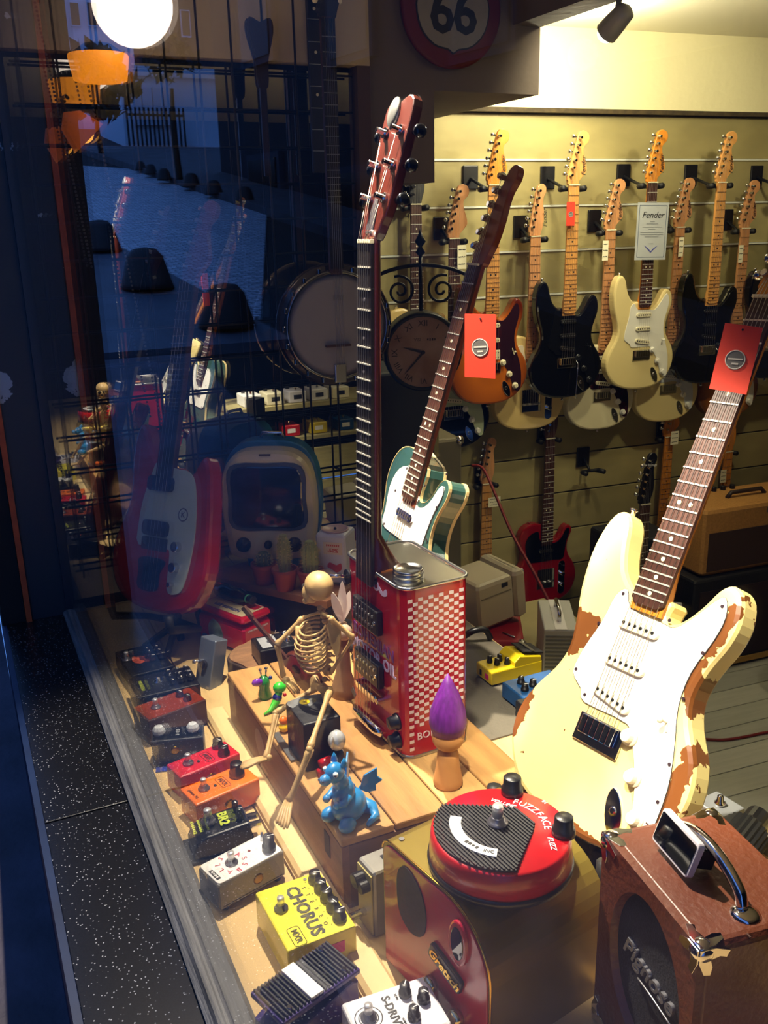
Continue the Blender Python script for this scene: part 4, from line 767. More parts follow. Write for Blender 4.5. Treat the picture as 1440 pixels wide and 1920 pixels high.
fsw(t,0,-.018,h); kn(t,.012,.044,h,.0115,.026); led(t,-.006,.018,h,None); MB().tube([(-.014,.048,h),(-.016,.050,h+.014)],[.003,.0018],8).build('toggle',STEEL,t); MB().box(.026,.007,.0004,(.006,-.052,h+.0008)).build('maker_block',INK,t); strokes(.020,.004,WHITE,t,T(.006,-.052,h+.0012),4); jack(t,w/2-.002,.01,.026,1)
MB().box(.001,l*.9,.001,(0,0,0)).build('seam',INK,t,T(w/2,0,.01))
t,w,l=ped('effect_pedal','orange phaser pedal with one large black knob under the skeleton foot',(336.5,1478.5),(367.5,1509.5),(479.6,1453),H1,mat('phase_orange','e8701a',.3,coat=.4)); h=H1+.0003
badge(t,'MXR',.012,.0,.006,h); fsw(t,-.002,-.030,h); led(t,.002,-.010,h,INK); kn(t,-.002,.036,h,.0145,.026,line=False); text('phase 90',.009,INK,t,T(0,-.052,h),'lettering'); jack(t,w/2-.002,.0,.026,1)
t,w,l=ped('effect_pedal','red compressor pedal with two black knobs',(311,1433),(338,1458),(449.5,1411),H1,mat('comp_red','c01c2a',.3,coat=.4)); h=H1+.0003
badge(t,'MXR',.012,.0,.008,h); fsw(t,-.002,-.030,h); led(t,.004,-.012,h,INK); kn(t,-.016,.040,h,.0115,.018); kn(t,.014,.036,h,.0115,.018); jack(t,w/2-.002,.0,.026,1)
t,w,l=ped('effect_pedal','black wedge pedal with green BR2 lettering and silver plugs',(362,1530.5),(375,1568),(464,1539.5),.050,BLK,build=False)
M=frame(V((-w/2,0,0)),V((0,1,0)),V((0,0,1))); MB().prism([(-l/2-.012,.004),(l/2+.004,.004),(l/2+.004,.046),(l/2,.052),(-l/2+.012,.044),(-l/2-.004,.036),(-l/2-.012,.02)],0,w,.003,M=M).build('housing',BLK,t); MB().box(w+.010,l+.034,.006,(0,-.004,.003),bev=.002).build('rubber_base',RUB,t)
gr=mat('lime_print','b7c435',.5); Mt=T(0,0,.0495)@RX(.075)
text('BR2',.022,gr,t,Mt@T(.0,.004,.002),'lettering',bold=.0008); strokes(.036,.006,gr,t,Mt@T(0,-.046,.002),7); strokes(.036,.004,gr,t,Mt@T(0,-.036,.0018),9)
f=fsw(t,-.004,-.020,.049,1.2); kn(t,-.010,.028,.052,.007,.020); kn(t,.012,.030,.052,.007,.020); 
for s in (-1,1): MB().cyl(.006,.020,(s*.012,l/2+.002,.030),M=None,seg=10).build('plug',CHR,t,T(s*.012,l/2+.024,.034)@RX(math.pi/2)@T(-s*.012,-l/2-.002,-.030))
t,w,l=ped('effect_pedal','dark grey pedal with two clear glass knobs',(287,1367),(283,1391),(381,1374),.058,mat('gunmetal','3a3c40',.35,.4)); h=.058
MB().prism(rrect(w*.9,l*.94,.003),h,h+.001).build('face_plate',mat('dark_plate','17181a',.25,.5),t); CRY=mat('crystal','c8ccd0',.05,0,coat=1)
for y in (-l*.36,l*.30): MB().lathe([(.010,0),(.013,.006),(.012,.012),(.008,.018),(.0001,.019)],8,(0,y,h),smooth=False).build('glass_knob',CRY,t)
strokes(.024,.008,mat('grey_print','8a8c90',.5),t,T(0,0,h+.0014),4); jack(t,w/2-.002,-.006,.034,1); MB().box(w*1.4,l*.9,.002,(.008,.0,.001)).build('blue_cloth',mat('cloth_blue','1c2f8a',.9),t)
t,w,l=ped('effect_pedal','copper topped brown wedge pedal with a clear footswitch',(248,1327),(278,1352),(384,1309),.060,mat('brown_case','4a2a1c',.4)); h=.060
MB().prism(rrect(w*.95,l*.96,.003),h,h+.001).build('face_plate',mat('copper_top','9a3c12',.3,.4,noise=.3,nscale=14),t); fsw(t,-.002,-.030,h); kn(t,-.012,.030,h,.009,.014); kn(t,.014,.034,h,.009,.014); MB().box(w*.98,l*.98,.006,(0,0,.003),bev=.002).build('base_plate',BLKM,t)
t,w,l=ped('effect_pedal','black pedal with green lettering and a cluster of small knobs',(240,1272),(256,1309),(374,1280),.052,BLK); h=.0523
strokes(.05,.010,mat('lime_dim','8f9a2a',.5),t,T(0,-.048,h),8); MB().lathe([(.011,0),(.010,.002),(.006,.003),(.006,.010),(.0001,.011)],14,(-.004,-.012,h)).build('footswitch',CHR,t)
for k in range(9): kn(t,-.024+.024*(k%3),.014+.020*(k//3),h,.0075,.013)
t,w,l=ped('effect_pedal','black pedal with an orange flame emblem at the far end of the row',(215,1222),(247,1268),(318,1238),.050,BLK); h=.0503
MB().prism(smooth([(-.020,-.02),(-.010,-.008),(.004,-.010),(.014,-.002),(.022,-.012),(.012,-.024),(-.004,-.026)],3),h,h+.0008).build('flame_emblem',mat('flame_orange','d4582a',.5,noise=.6,nscale=60),t); fsw(t,-.012,-.036,h)
for k in range(6): kn(t,-.022+.022*(k%3),.014+.022*(k//3),h,.0085,.015)
# ribbed purple rocker pedal
a,b_,c,d_=G(475,1857,.075),G(525,1906,.075),G(672,1819,.075),G(615,1756,.075); x=(b_-a).normalized(); y=((c-b_)+(d_-a)).normalized(); ctr=(a+b_+c+d_)/4; wv=((b_-a).length+(c-d_).length)/2; lv=((c-b_).length+(d_-a).length)/2
t=thing('rocker_pedal','purple rocker pedal with black ribbed rubber tread','pedal',frame(V((ctr.x,ctr.y,0)),x,y)); PUR=mat('purple_case','3d2a6e',.35,coat=.3)
M=frame(V((-wv/2,0,0)),V((0,1,0)),V((0,0,1))); MB().prism([(-lv/2,.002),(lv/2,.002),(lv/2,.05),(lv/2-.01,.056),(-lv/2+.02,.040),(-lv/2,.03)],0,wv,.003,M=M).build('housing',PUR,t)
tr=MB().box(wv+.004,lv+.004,.010,(0,0,.066),bev=.003).build('treadle',PUR,t)
n=22
for k in range(n): MB().box(wv*.97,lv/n*.55,.005,(0,-lv/2+lv*(k+.5)/n,.0725),bev=.001).build('rib',RUB,tr)
for sx,sy in ((-.36,-.36),(.36,-.36),(-.36,.36),(.36,.36)): MB().cyl(.0035,.003,(wv*sx,lv*sy,.0735),seg=10).build('screw',CHR,tr)
MB().box(wv*.97,lv*.16,.0056,(0,-.006,.0728)).build('pale_band',mat('pale_band_white','f2f2f2',.25),tr)  # near-white band laid across the middle ribs
# S-Drive
A,D_,C=(640,1883),(796,1828),(837,1899); zt=.055; pa,pd,pc=G(*A,zt),G(*D_,zt),G(*C,zt); x=(pc-pd).normalized(); y=(pd-pa); y=(y-x*y.dot(x)); l=y.length; y.normalize(); w=(pc-pd).length*1.25; ctr=pd+x*w/2-y*l/2
t=thing('effect_pedal','white overdrive pedal with S-DRIVE lettering and four black knobs','pedal',frame(V((ctr.x,ctr.y,0)),x,y)); MB().box(w,l,zt-.003,(0,0,(zt-.003)/2+.003),bev=.004).build('housing',mat('sdrive_white','d9d6dc',.4),t); h=zt
for sx in (-1,1):
    for sy in (-1,1): MB().cyl(.006,.004,(sx*w*.38,sy*l*.40,0),seg=10).build('rubber_foot',RUB,t)
text('S-DRIVE',.0155,INK,t,T(-.002,-.004,h+.0003),'lettering',bold=.0004); fsw(t,-.006,-.034,h)
for rr in (.018,.013): MB().lathe([(rr,h),(rr-.0007,h+.0005),(rr-.0014,h)],28,(-.006,-.034,0),cap=False).build('ring_print',INK,t)
for x_,y_ in ((-.022,.022),(-.004,.040),(.016,.018)): kn(t,x_,y_,h,.0085,.017)
for s_t,x_,y_ in (('LEVEL',-.022,.010),('TONE',-.004,.026),('GAIN',.016,.005)): text(s_t,.0042,INK,t,T(x_,y_,h+.0003),'lettering')
# upright grey pedal
p=G(712,1812,0); t=thing('upright_pedal','bare metal pedal standing on its end with knobs to the window','pedal',frame(V((.434,1.036,0)),V((.10,-.995,0)),V((0,0,1)))); MGR=mat('cast_metal','8f8d86',.42,.7,noise=.15,nscale=30)
MB().box(.046,.112,.060,(0,.058,-.030),bev=.005).build('housing',MGR,t); MB().box(.040,.100,.002,(0,.058,.001)).build('face_plate',mat('plate_yellow','a79a5a',.4),t)
MB().cyl(.011,.016,(-.004,.092,.002),seg=16).build('knob',BLK,t); MB().cyl(.009,.014,(.010,.088,.002),seg=16).build('knob',BLK,t); led(t,0,.070,.003); MB().cyl(.006,.026,(0,.036,.002),seg=12).build('footswitch',CHR,t)
MB().box(.012,.002,.010,(0,.115,-.034)).build('power_socket',BLK,t); MB().lathe([(.010,0),(.010,.003),(.006,.004),(.004,.004)],12,M=T(.0225,.050,-.032)@RY(math.pi/2)).build('jack_socket',STEEL,t)
# silver pedal leaning on the log
p=G(378,1290,0); t=thing('silver_pedal','plain silver pedal standing on end beside the log','pedal',frame(V((p.x,p.y,0)),V((.45,-.88,0)),V((.22,.15,.95)))); MB().box(.050,.115,.040,(0,.058,-.020),bev=.003).build('housing',mat('satin_silver','77808e',.4,.6),t); MB().cyl(.010,.006,(.0,.055,0),seg=14).build('jack_socket',BLK,t); MB().tube([(-.012,.058,0),(-.014,.060,.022)],.005,10).build('plug',CHR,t); MB().cyl(.008,.012,(.012,.03,-.02),M=None,seg=10).build('knob',BLK,t)
# log slice and the pedal on it
p=G(497,1228,.065); lg=thing('log_slice','rough sawn log slice with bark edge under a black pedal','log',T(p.x+.02,p.y+.01,0)); rng=random.Random(5); o=[(.100*(1+rng.uniform(-.07,.07))*math.cos(a*.2618),.088*(1+rng.uniform(-.07,.07))*math.sin(a*.2618)) for a in range(24)]
MB().prism(smooth(o,2),0,.062,.003).build('bark',mat('bark_brown','3d2a1e',.9,noise=.5,nscale=30,bump=1,bscale=40),lg); MB().prism(smooth([(x_*.95,y_*.95) for x_,y_ in o],2),.0615,.066,.001).build('sawn_top',mat('sawn_wood','8d6542',.8,noise=.35,nscale=14,stretch=(1,5,1),bump=.5),lg)
t,w,l=ped('effect_pedal','black pedal with a grey label standing on the log slice',(470,1196),(487,1222),(556,1204),.044,BLK,z0=.066); h=.066+.0
MB().box(w*.7,l*.45,.0006,(0,-l*.16,.0446)).build('grey_label',mat('label_grey','8c8e92',.6),t); fsw(t,0,-l*.1,.044,.8); 
for x_ in (-.014,.014): kn(t,x_,l*.30,.044,.008,.012,CHR)
# tin box
zt=.098; fp,lp,rp_=G(441,1151,zt),G(357,1120,zt),G(509,1128,zt); x=(fp-lp); w=x.length; x.normalize(); y=(rp_-fp); y=y-x*y.dot(x); l=y.length*.86; y.normalize(); ctr=fp-x*w/2+y*l/2
ctr=ctr+V((.005,-.045,.0)); t=thing('red_tin_box','red soft drink tin box with cream lid beside the log','tin',frame(V((ctr.x,ctr.y,.0015)),x,y)); TR=mat('tin_red','b3121f',.3,coat=.4)
MB().box(w,l,.074,(0,0,.037),bev=.010).build('box',TR,t); ld=MB().box(w+.003,l+.003,.022,(0,0,.087),bev=.010).build('lid',TR,t); MB().prism(rrect(w*.86,l*.82,.006),.0975,.0988).build('lid_panel',mat('tin_cream','d8c79c',.4),ld); TB=mat('tin_blue','22358a',.5)
text('USE REFRESH',.016,TB,ld,T(.0,-.02,.0992),'lettering',bold=.0004); MB().prism([(-w*.40,l*.10),(w*.40,l*.10),(w*.40,l*.38),(-w*.40,l*.38)],.0986,.0992).build('red_band',TR,ld)
CCW=mat('script_white','cfc4c4',.4); text('Coca-Cola',.030,CCW,t,frame((w/2+.0008,.0,.022),(0,1,0),(0,0,1)),'script_logo',shear=.4); strokes(l*.7,.005,CCW,t,frame((w/2+.0008,.0,.060),(0,1,0),(0,0,1)),14)
MB().prism(smooth([(-.02,-.03),(.01,-.034),(.028,-.01),(.018,.02),(-.006,.03),(-.026,.006)],3),0,.0008,M=frame((-.02,-l/2-.0004,.04),(1,0,0),(0,0,1))).build('printed_picture',mat('picture_teal','8fb0aa',.5,noise=.6,nscale=40),t); MB().prism(smooth([(-.04,-.012),(.02,-.03),(.03,-.022),(-.03,.004)],3),0,.001,M=frame((-.03,-l/2-.0008,.018),(1,0,0),(0,0,1))).build('printed_sleeve',mat('picture_blue','2b5a9a',.5),t)
bt=thing('small_bottle','dark cola bottle lying on the red tin box','bottle',frame(V((ctr.x,ctr.y,.1195))+x*-.012+y*.018,V((0,0,1)),x)); MB().lathe([(.0001,-.062),(.019,-.060),(.0205,-.03),(.018,-.005),(.0195,.02),(.014,.036),(.010,.050),(.010,.060)],18,M=RX(-math.pi/2)).build('glass',mat('bottle_dark','0d1012',.08,coat=.8),bt); MB().lathe([(.0112,.046),(.0112,.050)],16,M=RX(-math.pi/2)).build('green_ring',mat('ring_green','3f8f6a',.4),bt); MB().cyl(.0112,.012,(0,0,.056),M=RX(-math.pi/2),seg=16).build('cap',BLK,bt)
# ================================================================= TABLE WITH TELEVISION AND CACTI
e=V((.56,-.83,0)).normalized(); nn=V((.83,.56,0)).normalized(); o=V((.520,2.292,0))
tb=thing('wooden_bench','low dark wooden bench carrying the television and cacti','bench',frame(o,e,nn)); BW=mat('bench_wood','8a5a35',.6,noise=.3,nscale=8,stretch=(.6,5,3))
# keep the bench clear of the mirror
MB().prism([(.0,0),(.40,0),(.40,.34),(.15,.34),(.15,.155),(.05,.155)],.100,.120,.002).build('top',BW,tb); MB().box(.36,.012,.100,(.22,.012,.05)).build('front_panel',mat('bench_dark','17110d',.8),tb)
for x_,y_ in ((.38,.32),(.17,.32)): MB().box(.03,.03,.10,(x_,y_,.05)).build('leg',BW,tb)
tv=thing('television','vintage cream and blue portable television with rounded corners','television',frame(V((.700,2.245,.120)),V((.88,-.47,0)),V((0,0,1)))); TVC=mat('tv_cream','d6c7a0',.35,coat=.3,noise=.08,nscale=6); TVB=mat('tv_blue','2a6f96',.35,coat=.3)
def tvout(w,h,r,bx_): return smooth([(-w/2+r*.4,.03),(0,.022),(w/2-r*.4,.03),(w/2,.03+r),(w/2+bx_,.03+h/2),(w/2-.004,.03+h-r),(w/2-r,.03+h),(0,.03+h+.008),(-w/2+r,.03+h),(-w/2+.004,.03+h-r),(-w/2-bx_,.03+h/2),(-w/2,.03+r)],4)
MB().prism(tvout(.235,.285,.045,.008),-.06,.012,.022,bev0=0).build('front_shell',TVC,tv); MB().prism(tvout(.245,.300,.05,.010),-.165,-.058,.004,bev0=.05).build('back_shell',TVB,tv); MB().prism(rrect(.14,.11,.02),.0,.022,.004,M=frame(V((0,0,-.06)),V((1,0,0)),V((0,0,-1)))).build('foot',TVB,tv)
scr=smooth([(-.088,.125),(0,.118),(.088,.125),(.094,.20),(.086,.278),(0,.286),(-.086,.278),(-.094,.20)],4); MB().prism([(x_*1.09,.2+(y_-.2)*1.09) for x_,y_ in scr],.010,.0155,.002,bev0=0).build('screen_bezel',mat('bezel_grey','3c4650',.35),tv); MB().prism(scr,.012,.0175,.005,bev0=0).build('screen',mat('screen_glass','10161f',.06,coat=.6),tv)
for x_,r_ in ((-.070,.020),(-.004,.011),(.066,.020)): k=MB().lathe([(r_,0),(r_*.95,.010),(r_*.6,.012),(r_*.55,.022),(.0001,.023)],18).build('dial',mat('tv_knob','2a2420',.25,.5),tv,T(x_,.072,.012)); 
MB().box(.03,.004,.004,(.0,.315,.010)).build('maker_badge',mat('badge_dark','3a3226',.4),tv); MB().tube([(-.03,.328,-.09),(-.02,.352,-.09),(.03,.352,-.09),(.04,.328,-.09)],.005,8).build('handle',CHR,tv)
TER=mat('terracotta','8e3b24',.7,noise=.15); 
for i,(u,v,hc_,r_,lb,cm) in enumerate(((497,1093,.035,.020,'terracotta pot with a squat cactus beside the television','5b6a4a'),(536,1104,.095,.017,'tall ribbed cactus in a terracotta pot','8c8f50'),(584,1106,.080,.022,'plump spiny cactus in a terracotta pot behind the skull','8d9454'))):
    p=G(u,v,.120); t=thing('potted_cactus',lb,'cactus',T(p)); MB().lathe([(.024,0),(.031,.044),(.034,.045),(.034,.056),(.030,.056),(.029,.048),(.0001,.046)],18).build('pot',TER,t)
    cm_=mat('cactus_%d'%i,cm,.7,noise=.2,nscale=30); b=MB(); pr_=[(r_*.8,.044),(r_,.050+hc_*.3),(r_*.95,.050+hc_*.75),(r_*.5,.050+hc_),(.0003,.052+hc_)]; vs=[];fs=[]
    for r0,z in pr_:
        for k in range(24): a=2*math.pi*k/24; q=r0*(1 if k%2 else .84); vs.append((q*math.cos(a),q*math.sin(a),z))
    for j in range(4):
        for k in range(24): fs.append((j*24+k,j*24+(k+1)%24,(j+1)*24+(k+1)%24,(j+1)*24+k))
    b.add(vs,fs); b.build('stem',cm_,t); s_=MB(); rng=random.Random(i)
    for _ in range(260): a=math.radians(15*(1+2*rng.randrange(12))); z=.05+hc_*rng.uniform(.1,.98); q=r_*(.98 if z<.05+hc_*.75 else .7); P=V((q*math.cos(a),q*math.sin(a),z)); s_.tube([P,P+V((math.cos(a+rng.uniform(-.6,.6)),math.sin(a+rng.uniform(-.6,.6)),rng.uniform(-.5,.7)))*.007],[.0006,.0001],3,False)
    o_=s_.build('spines',mat('spine_gold','cdb46a',.7),t); o_['kind']='stuff'
p=G(614,1102,.120); wt=thing('white_paper_tin','white square tin with a sale label and round lid','tin',frame(p+V((.045,.045,0)),V((.75,-.66,0)),V((.66,.75,0)))); WTN=mat('tin_white','b9bac4',.4)
MB().box(.080,.080,.135,(0,0,.0675),bev=.008).build('box',WTN,wt); MB().lathe([(.034,.135),(.034,.139),(.031,.139),(.030,.136),(.0001,.136)],24).build('lid',mat('lid_peach','b89a90',.4),wt); MB().ball(.004,(0,0,.138),seg=8).build('lid_knob',INK,wt)
MB().box(.050,.0008,.032,(.006,-.0405,.098)).build('label_panel',mat('label_cream','c9b9a0',.6),wt); RPR=mat('sale_red','b03a2a',.6); strokes(.036,.006,RPR,wt,frame((.006,-.0412,.106),(1,0,0),(0,0,1)),7); text('-50%',.014,RPR,wt,frame((.006,-.0412,.092),(1,0,0),(0,0,1)),bold=.0004)
MB().prism(smooth([(-.014,.012),(-.02,0),(-.008,-.006),(.004,-.014),(.018,-.004),(.016,.012),(.004,.006)],3),0,.0006,M=frame((.010,-.0404,.048),(1,0,0),(0,0,1))).build('bird_print',RPR,wt)
# ================================================================= GRID, BANJO, CLOCK, SIGN
GRD=mat('grid_black','0a0a0b',.35,.3); gd=thing('wire_grid','black wire grid panel hung in front of the mirror','grid'); YG=2.470
for k in range(10): MB().tube([(.24+.0845*k,YG,.10),(.24+.0845*k,YG,1.66)],.0032,6).build('upright_wire',GRD,gd)
for k in range(18): MB().tube([(.22,YG+.005,.12+.0895*k),(1.075,YG+.005,.12+.0895*k)],.0032,6).build('cross_wire',GRD,gd)
for z in (.30,1.5):
    for x_ in (.30,1.0): MB().tube([(x_,YG,z),(x_,YJ-.002,z)],.004,6).build('bracket',GRD,gd)
bj=thing('banjo','resonator banjo with pale drum head hung on the wire grid','banjo',frame(V((.965,2.375,.735)),V((1,-.06,0)),V((.02,0,1)))); BJD=mat('banjo_dark','21160f',.2,coat=.5)
MB().lathe([(.150,-.045),(.165,-.03),(.166,-.01),(.158,.0)],36).build('resonator',BJD,bj); MB().lathe([(.148,.0),(.148,.014),(.140,.018),(.138,.010)],36,cap=False).build('tension_hoop',mat('banjo_chrome','8d8f94',.15,1),bj); MB().lathe([(.139,.010),(.120,.0125),(.0001,.0130)],36).build('drum_head',mat('drum_skin','8f8c92',.6,noise=.08,nscale=10),bj)
for k in range(20): a=2*math.pi*k/20; MB().box(.008,.016,.012,(.152*math.cos(a),.152*math.sin(a),.010),bev=.002).build('bracket_hook',mat('banjo_chrome','8d8f94',.15,1),bj)
nk=MB().box(.034,.62,.020,(0,.445,.010),bev=.005).build('neck',ROSE,bj); MB().box(.036,.60,.005,(0,.450,.0215)).build('fretboard',EBONY,bj)
for n in range(18): MB().box(.035,.0018,.0012,(0,.745-.66*(1-2**(-(n+1)/12)),.0245)).build('fret',STEEL,bj)
MB().prism(THEAD,-.006,.006,.002,M=T(0,.75,.012)).build('headstock',EBONY,bj)
for k in range(4): MB().ball(.008,(-.028 if k%2 else .034,.79+.045*(k//2),.012),seg=10).build('tuner',IVORY,bj)
MB().box(.070,.005,.016,(-.004,-.052,.021)).build('bridge',ROSE,bj); MB().box(.034,.050,.012,(0,-.128,.018),bev=.003).build('tailpiece',STEEL,bj); MB().box(.030,.014,.0006,(.004,.075,.0132)).build('maker_mark',mat('mark_grey','77757a',.6),bj)
for k in range(5): MB().tube([(-.012+.006*k,-.11,.026),(-.011+.0055*k,-.052,.030),(-.010+.005*k,.75,.026)],.0004,4).build('string',STEEL,bj)
# second instrument neck hanging high on the grid
uk=thing('dark_mandolin','dark long necked instrument hanging high on the wire grid','instrument',frame(V((.80,2.40,1.33)),V((1,0,0)),V((.02,0,-1)))); MB().prism(smooth(mm([(-26,-150),(-30,-120),(-14,-60),(-10,0),(10,0),(14,-60),(30,-120),(26,-150),(0,-140)]),3),-.01,.01,.003).build('body',mat('ebony_red','1d0b0a',.3),uk); MB().box(.014,.22,.010,(0,.10,0)).build('neck',mat('ebony_red','1d0b0a',.3),uk)
un=thing('ukulele_neck','slim dark instrument with pale fret lines beside the banjo','instrument',frame(V((.96,2.44,1.16)),V((1,0,0)),V((-.05,0,1)))); MB().box(.040,.50,.012,(0,.22,0),bev=.003).build('neck',EBONY,un); MB().prism(smooth(mm([(-22,470),(-34,500),(-30,560),(0,575),(30,560),(34,500),(22,470)]),3),-.008,.008,.002).build('headstock',EBONY,un); MB().box(.042,.005,.003,(0,.468,.007)).build('nut',IVORY,un)
for k in range(9): MB().box(.039,.0016,.001,(0,.44-.052*k,.0066)).build('fret',STEEL,un)
for k in range(3): MB().cyl(.004,.001,(0,.36-.10*k,.006),seg=8).build('inlay_dot',IVORY,un)
# clock
pc=PY(793,660,2.62); ck=thing('bracket_clock','antique double sided wall clock with roman numerals on an iron bracket','clock',frame(pc,V((.93,-.36,0)),V((0,0,1)))); r0=.125
MB().lathe([(r0*.9,-.10),(r0,-.09),(r0,.0),(r0*.98,.012),(r0*.90,.016),(r0*.88,.004)],40,cap=False).build('case',mat('clock_case','24292c',.4,.5,noise=.3,nscale=20),ck); MB().cyl(r0*.90,.008,(0,0,0),seg=40).build('dial',mat('clock_dial','9a7f6c',.5,noise=.25,nscale=9,col2='7e5a45'),ck)
CI=mat('clock_ink','1d1613',.6)
for k,s_t in enumerate(('XII','I','II','III','IIII','V','VI','VII','VIII','IX','X','XI')): a=math.pi/2-k*math.pi/6; text(s_t,.026,CI,ck,T(r0*.72*math.cos(a),r0*.72*math.sin(a),.0085)@RZ(a-math.pi/2),'numeral')
text('VISI',.014,CI,ck,T(-.018,.040,.0085),'lettering'); strokes(.030,.009,CI,ck,T(.026,.040,.0085),4); 
for a,l_,w_ in ((165,.068,.008),(228,.092,.007)): MB().prism([(0,-w_/2),(l_*.6,-w_*.4),(l_,0),(l_*.6,w_*.4),(0,w_/2)],.010,.0115,M=RZ(math.radians(a))).build('hand',INK,ck)
MB().cyl(.006,.014,(0,0,0),seg=12).build('hub',INK,ck); IRON=mat('wrought_iron','0b0b0d',.45,.5)
MB().tube([(.0,r0,-.045),(0,r0+.17,-.045)],.006,8).build('bracket_post',IRON,ck); MB().lathe([(.003,0),(.016,.012),(.006,.030),(.018,.045),(.008,.062),(.0001,.085)],10,M=frame(V((0,r0+.165,-.045)),V((1,0,0)),V((0,0,-1)))).build('finial',IRON,ck)
MB().tube(smooth([(-.19,r0+.085,-.045),(-.10,r0+.125,-.045),(0,r0+.14,-.045),(.10,r0+.125,-.045),(.19,r0+.085,-.045)],5,False),.006,8).build('arch_bar',IRON,ck)
for s in (-1,1):
    pts=[]
    for k in range(34): a=k/33*11.2; rr=.048*(1-k/33*.86); pts.append((s*(.066+rr*math.cos(a+1.2)),r0+.062+rr*math.sin(a+1.2),-.045))
    MB().tube(pts,.0045,7).build('scroll',IRON,ck)
MB().tube([(-.19,r0+.085,-.045),(-.22,r0+.083,-.04),tuple(ck.matrix_world.inverted()@V((1.129,2.53,pc.z+r0+.08)))],.006,8).build('wall_arm',IRON,ck)
# route sign
ps=PY(845,14,2.553); sg=thing('route_sign','round red framed shield sign reading 66 on the bulkhead','sign',frame(ps+V((0,-.002,0)),V((1,0,0)),V((0,0,1)))); 
MB().lathe([(.158,-.006),(.160,.006),(.152,.012),(.0001,.012)],48).build('disc',mat('sign_red','641618',.5,noise=.15,nscale=10),sg); sh=smooth([(0,-.118),(.016,-.108),(.060,-.098),(.100,-.06),(.114,0),(.100,.05),(.108,.095),(.07,.112),(.0,.118),(-.07,.112),(-.108,.095),(-.100,.05),(-.114,0),(-.100,-.06),(-.060,-.098),(-.016,-.108)],3)
MB().prism([(x_*1.04,y_*1.04) for x_,y_ in sh],.012,.0135).build('shield_border',INK,sg); MB().prism(sh,.0136,.015).build('shield',mat('sign_white','8e8983',.6,noise=.1),sg); text('66',.165,INK,sg,T(0,-.018,.0154),'numerals',bold=.003,space=.9); None
# lamps
def lamp(name,label,p,kind):
    t=thing(name,label,'lamp',T(p))
    if kind=='globe': MB().ball(.082,(0,0,0),seg=28).build('globe',mat('lit_globe','fff2e2',.4,emit=3.2,emcol='ffe9d2'),t); MB().lathe([(.050,.066),(.048,.085),(.020,.10),(.006,ZC-p[2]-.002)],18).build('cap',mat('lamp_red','8a2a1c',.4),t)
    elif kind=='drum': MB().lathe([(.052,-.030),(.058,-.028),(.066,.020),(.064,.024),(.060,.018),(.050,-.026)],28).build('shade',mat('lit_amber','f0941e',.5,emit=1.5,emcol='ff9420'),t); MB().lathe([(.003,.0),(.003,ZC-p[2]-.002)],6).build('cord',BLKM,t); MB().lathe([(.064,.022),(.030,.045),(.005,.050)],20).build('top',BLKM,t)
    elif kind=='cone': MB().lathe([(.001,.050),(.030,.030),(.046,-.022),(.043,-.022),(.028,.022),(.001,.040)],24,M=RY(-.75)).build('shade',mat('lamp_copper','a4481a',.4,emit=.25,emcol='ff7a20'),t); MB().ball(.024,(.004,0,-.004),seg=14).build('bulb',mat('lit_bulb','ffc35a',.4,emit=3.0,emcol='ffb040'),t); MB().tube([(-.025,0,.030),(-.03,.05,.07),(-.01,.11,.085),(.0,.149,.085)],.004,6).build('arm',BLKM,t)
lamp('globe_lamp','glowing round globe lamp at the top of the display',PY(248,8,2.15),'globe'); lamp('drum_lamp','amber glowing drum lamp below the globe lamp',PY(186,125,2.30),'drum'); lamp('cone_lamp','small tilted copper spotlight glowing beside the jamb',PY(152,245,2.32),'cone')
tl=thing('track_spotlight','grey spotlight mounted on the bulkhead beam shining at the guitar wall','lamp',T(PY(1152,45,2.20))); q=PY(1152,45,2.20); q2=PY(1118,84,2.26)-q; ax=q2.normalized()
MB().lathe([(.012,-.055),(.026,-.045),(.030,.0),(.032,.032),(.030,.034),(.027,.030)],20,M=frame(V((0,0,0)),ax.orthogonal(),ax.cross(ax.orthogonal()))).build('head',mat('lamp_grey','b4b4ae',.4,.2),tl); MB().ball(.025,(0,0,.030),M=frame(V((0,0,0)),ax.orthogonal(),ax.cross(ax.orthogonal())),seg=20).build('lens',mat('lit_lens','fffbe6',.4,emit=12,emcol='fff6d8'),tl); MB().tube([(.004,0,.0),(.012,0,.06),(.012,0,1.545-q.z if q.z<1.5 else .08)],.008,8).build('bracket',mat('lamp_grey','b4b4ae',.4,.2),tl)
# bead chain
def chain(label,a,b_,n):
    t=thing('bead_chain',label,'chain'); b=MB()
    for k in range(n): p=V(a).lerp(V(b_),k/(n-1)); b.ball(.0032,tuple(p),seg=6)
    o_=b.build('beads',mat('chain_metal','6f7278',.3,.8),t); o_['kind']='stuff'
chain('hanging bead chain beside the window jamb',PY(60,-20,2.46),PY(172,500,2.46),70); chain('bead chain hanging in front of the red guitar',PY(150,90,2.42),PY(305,800,2.42),90)
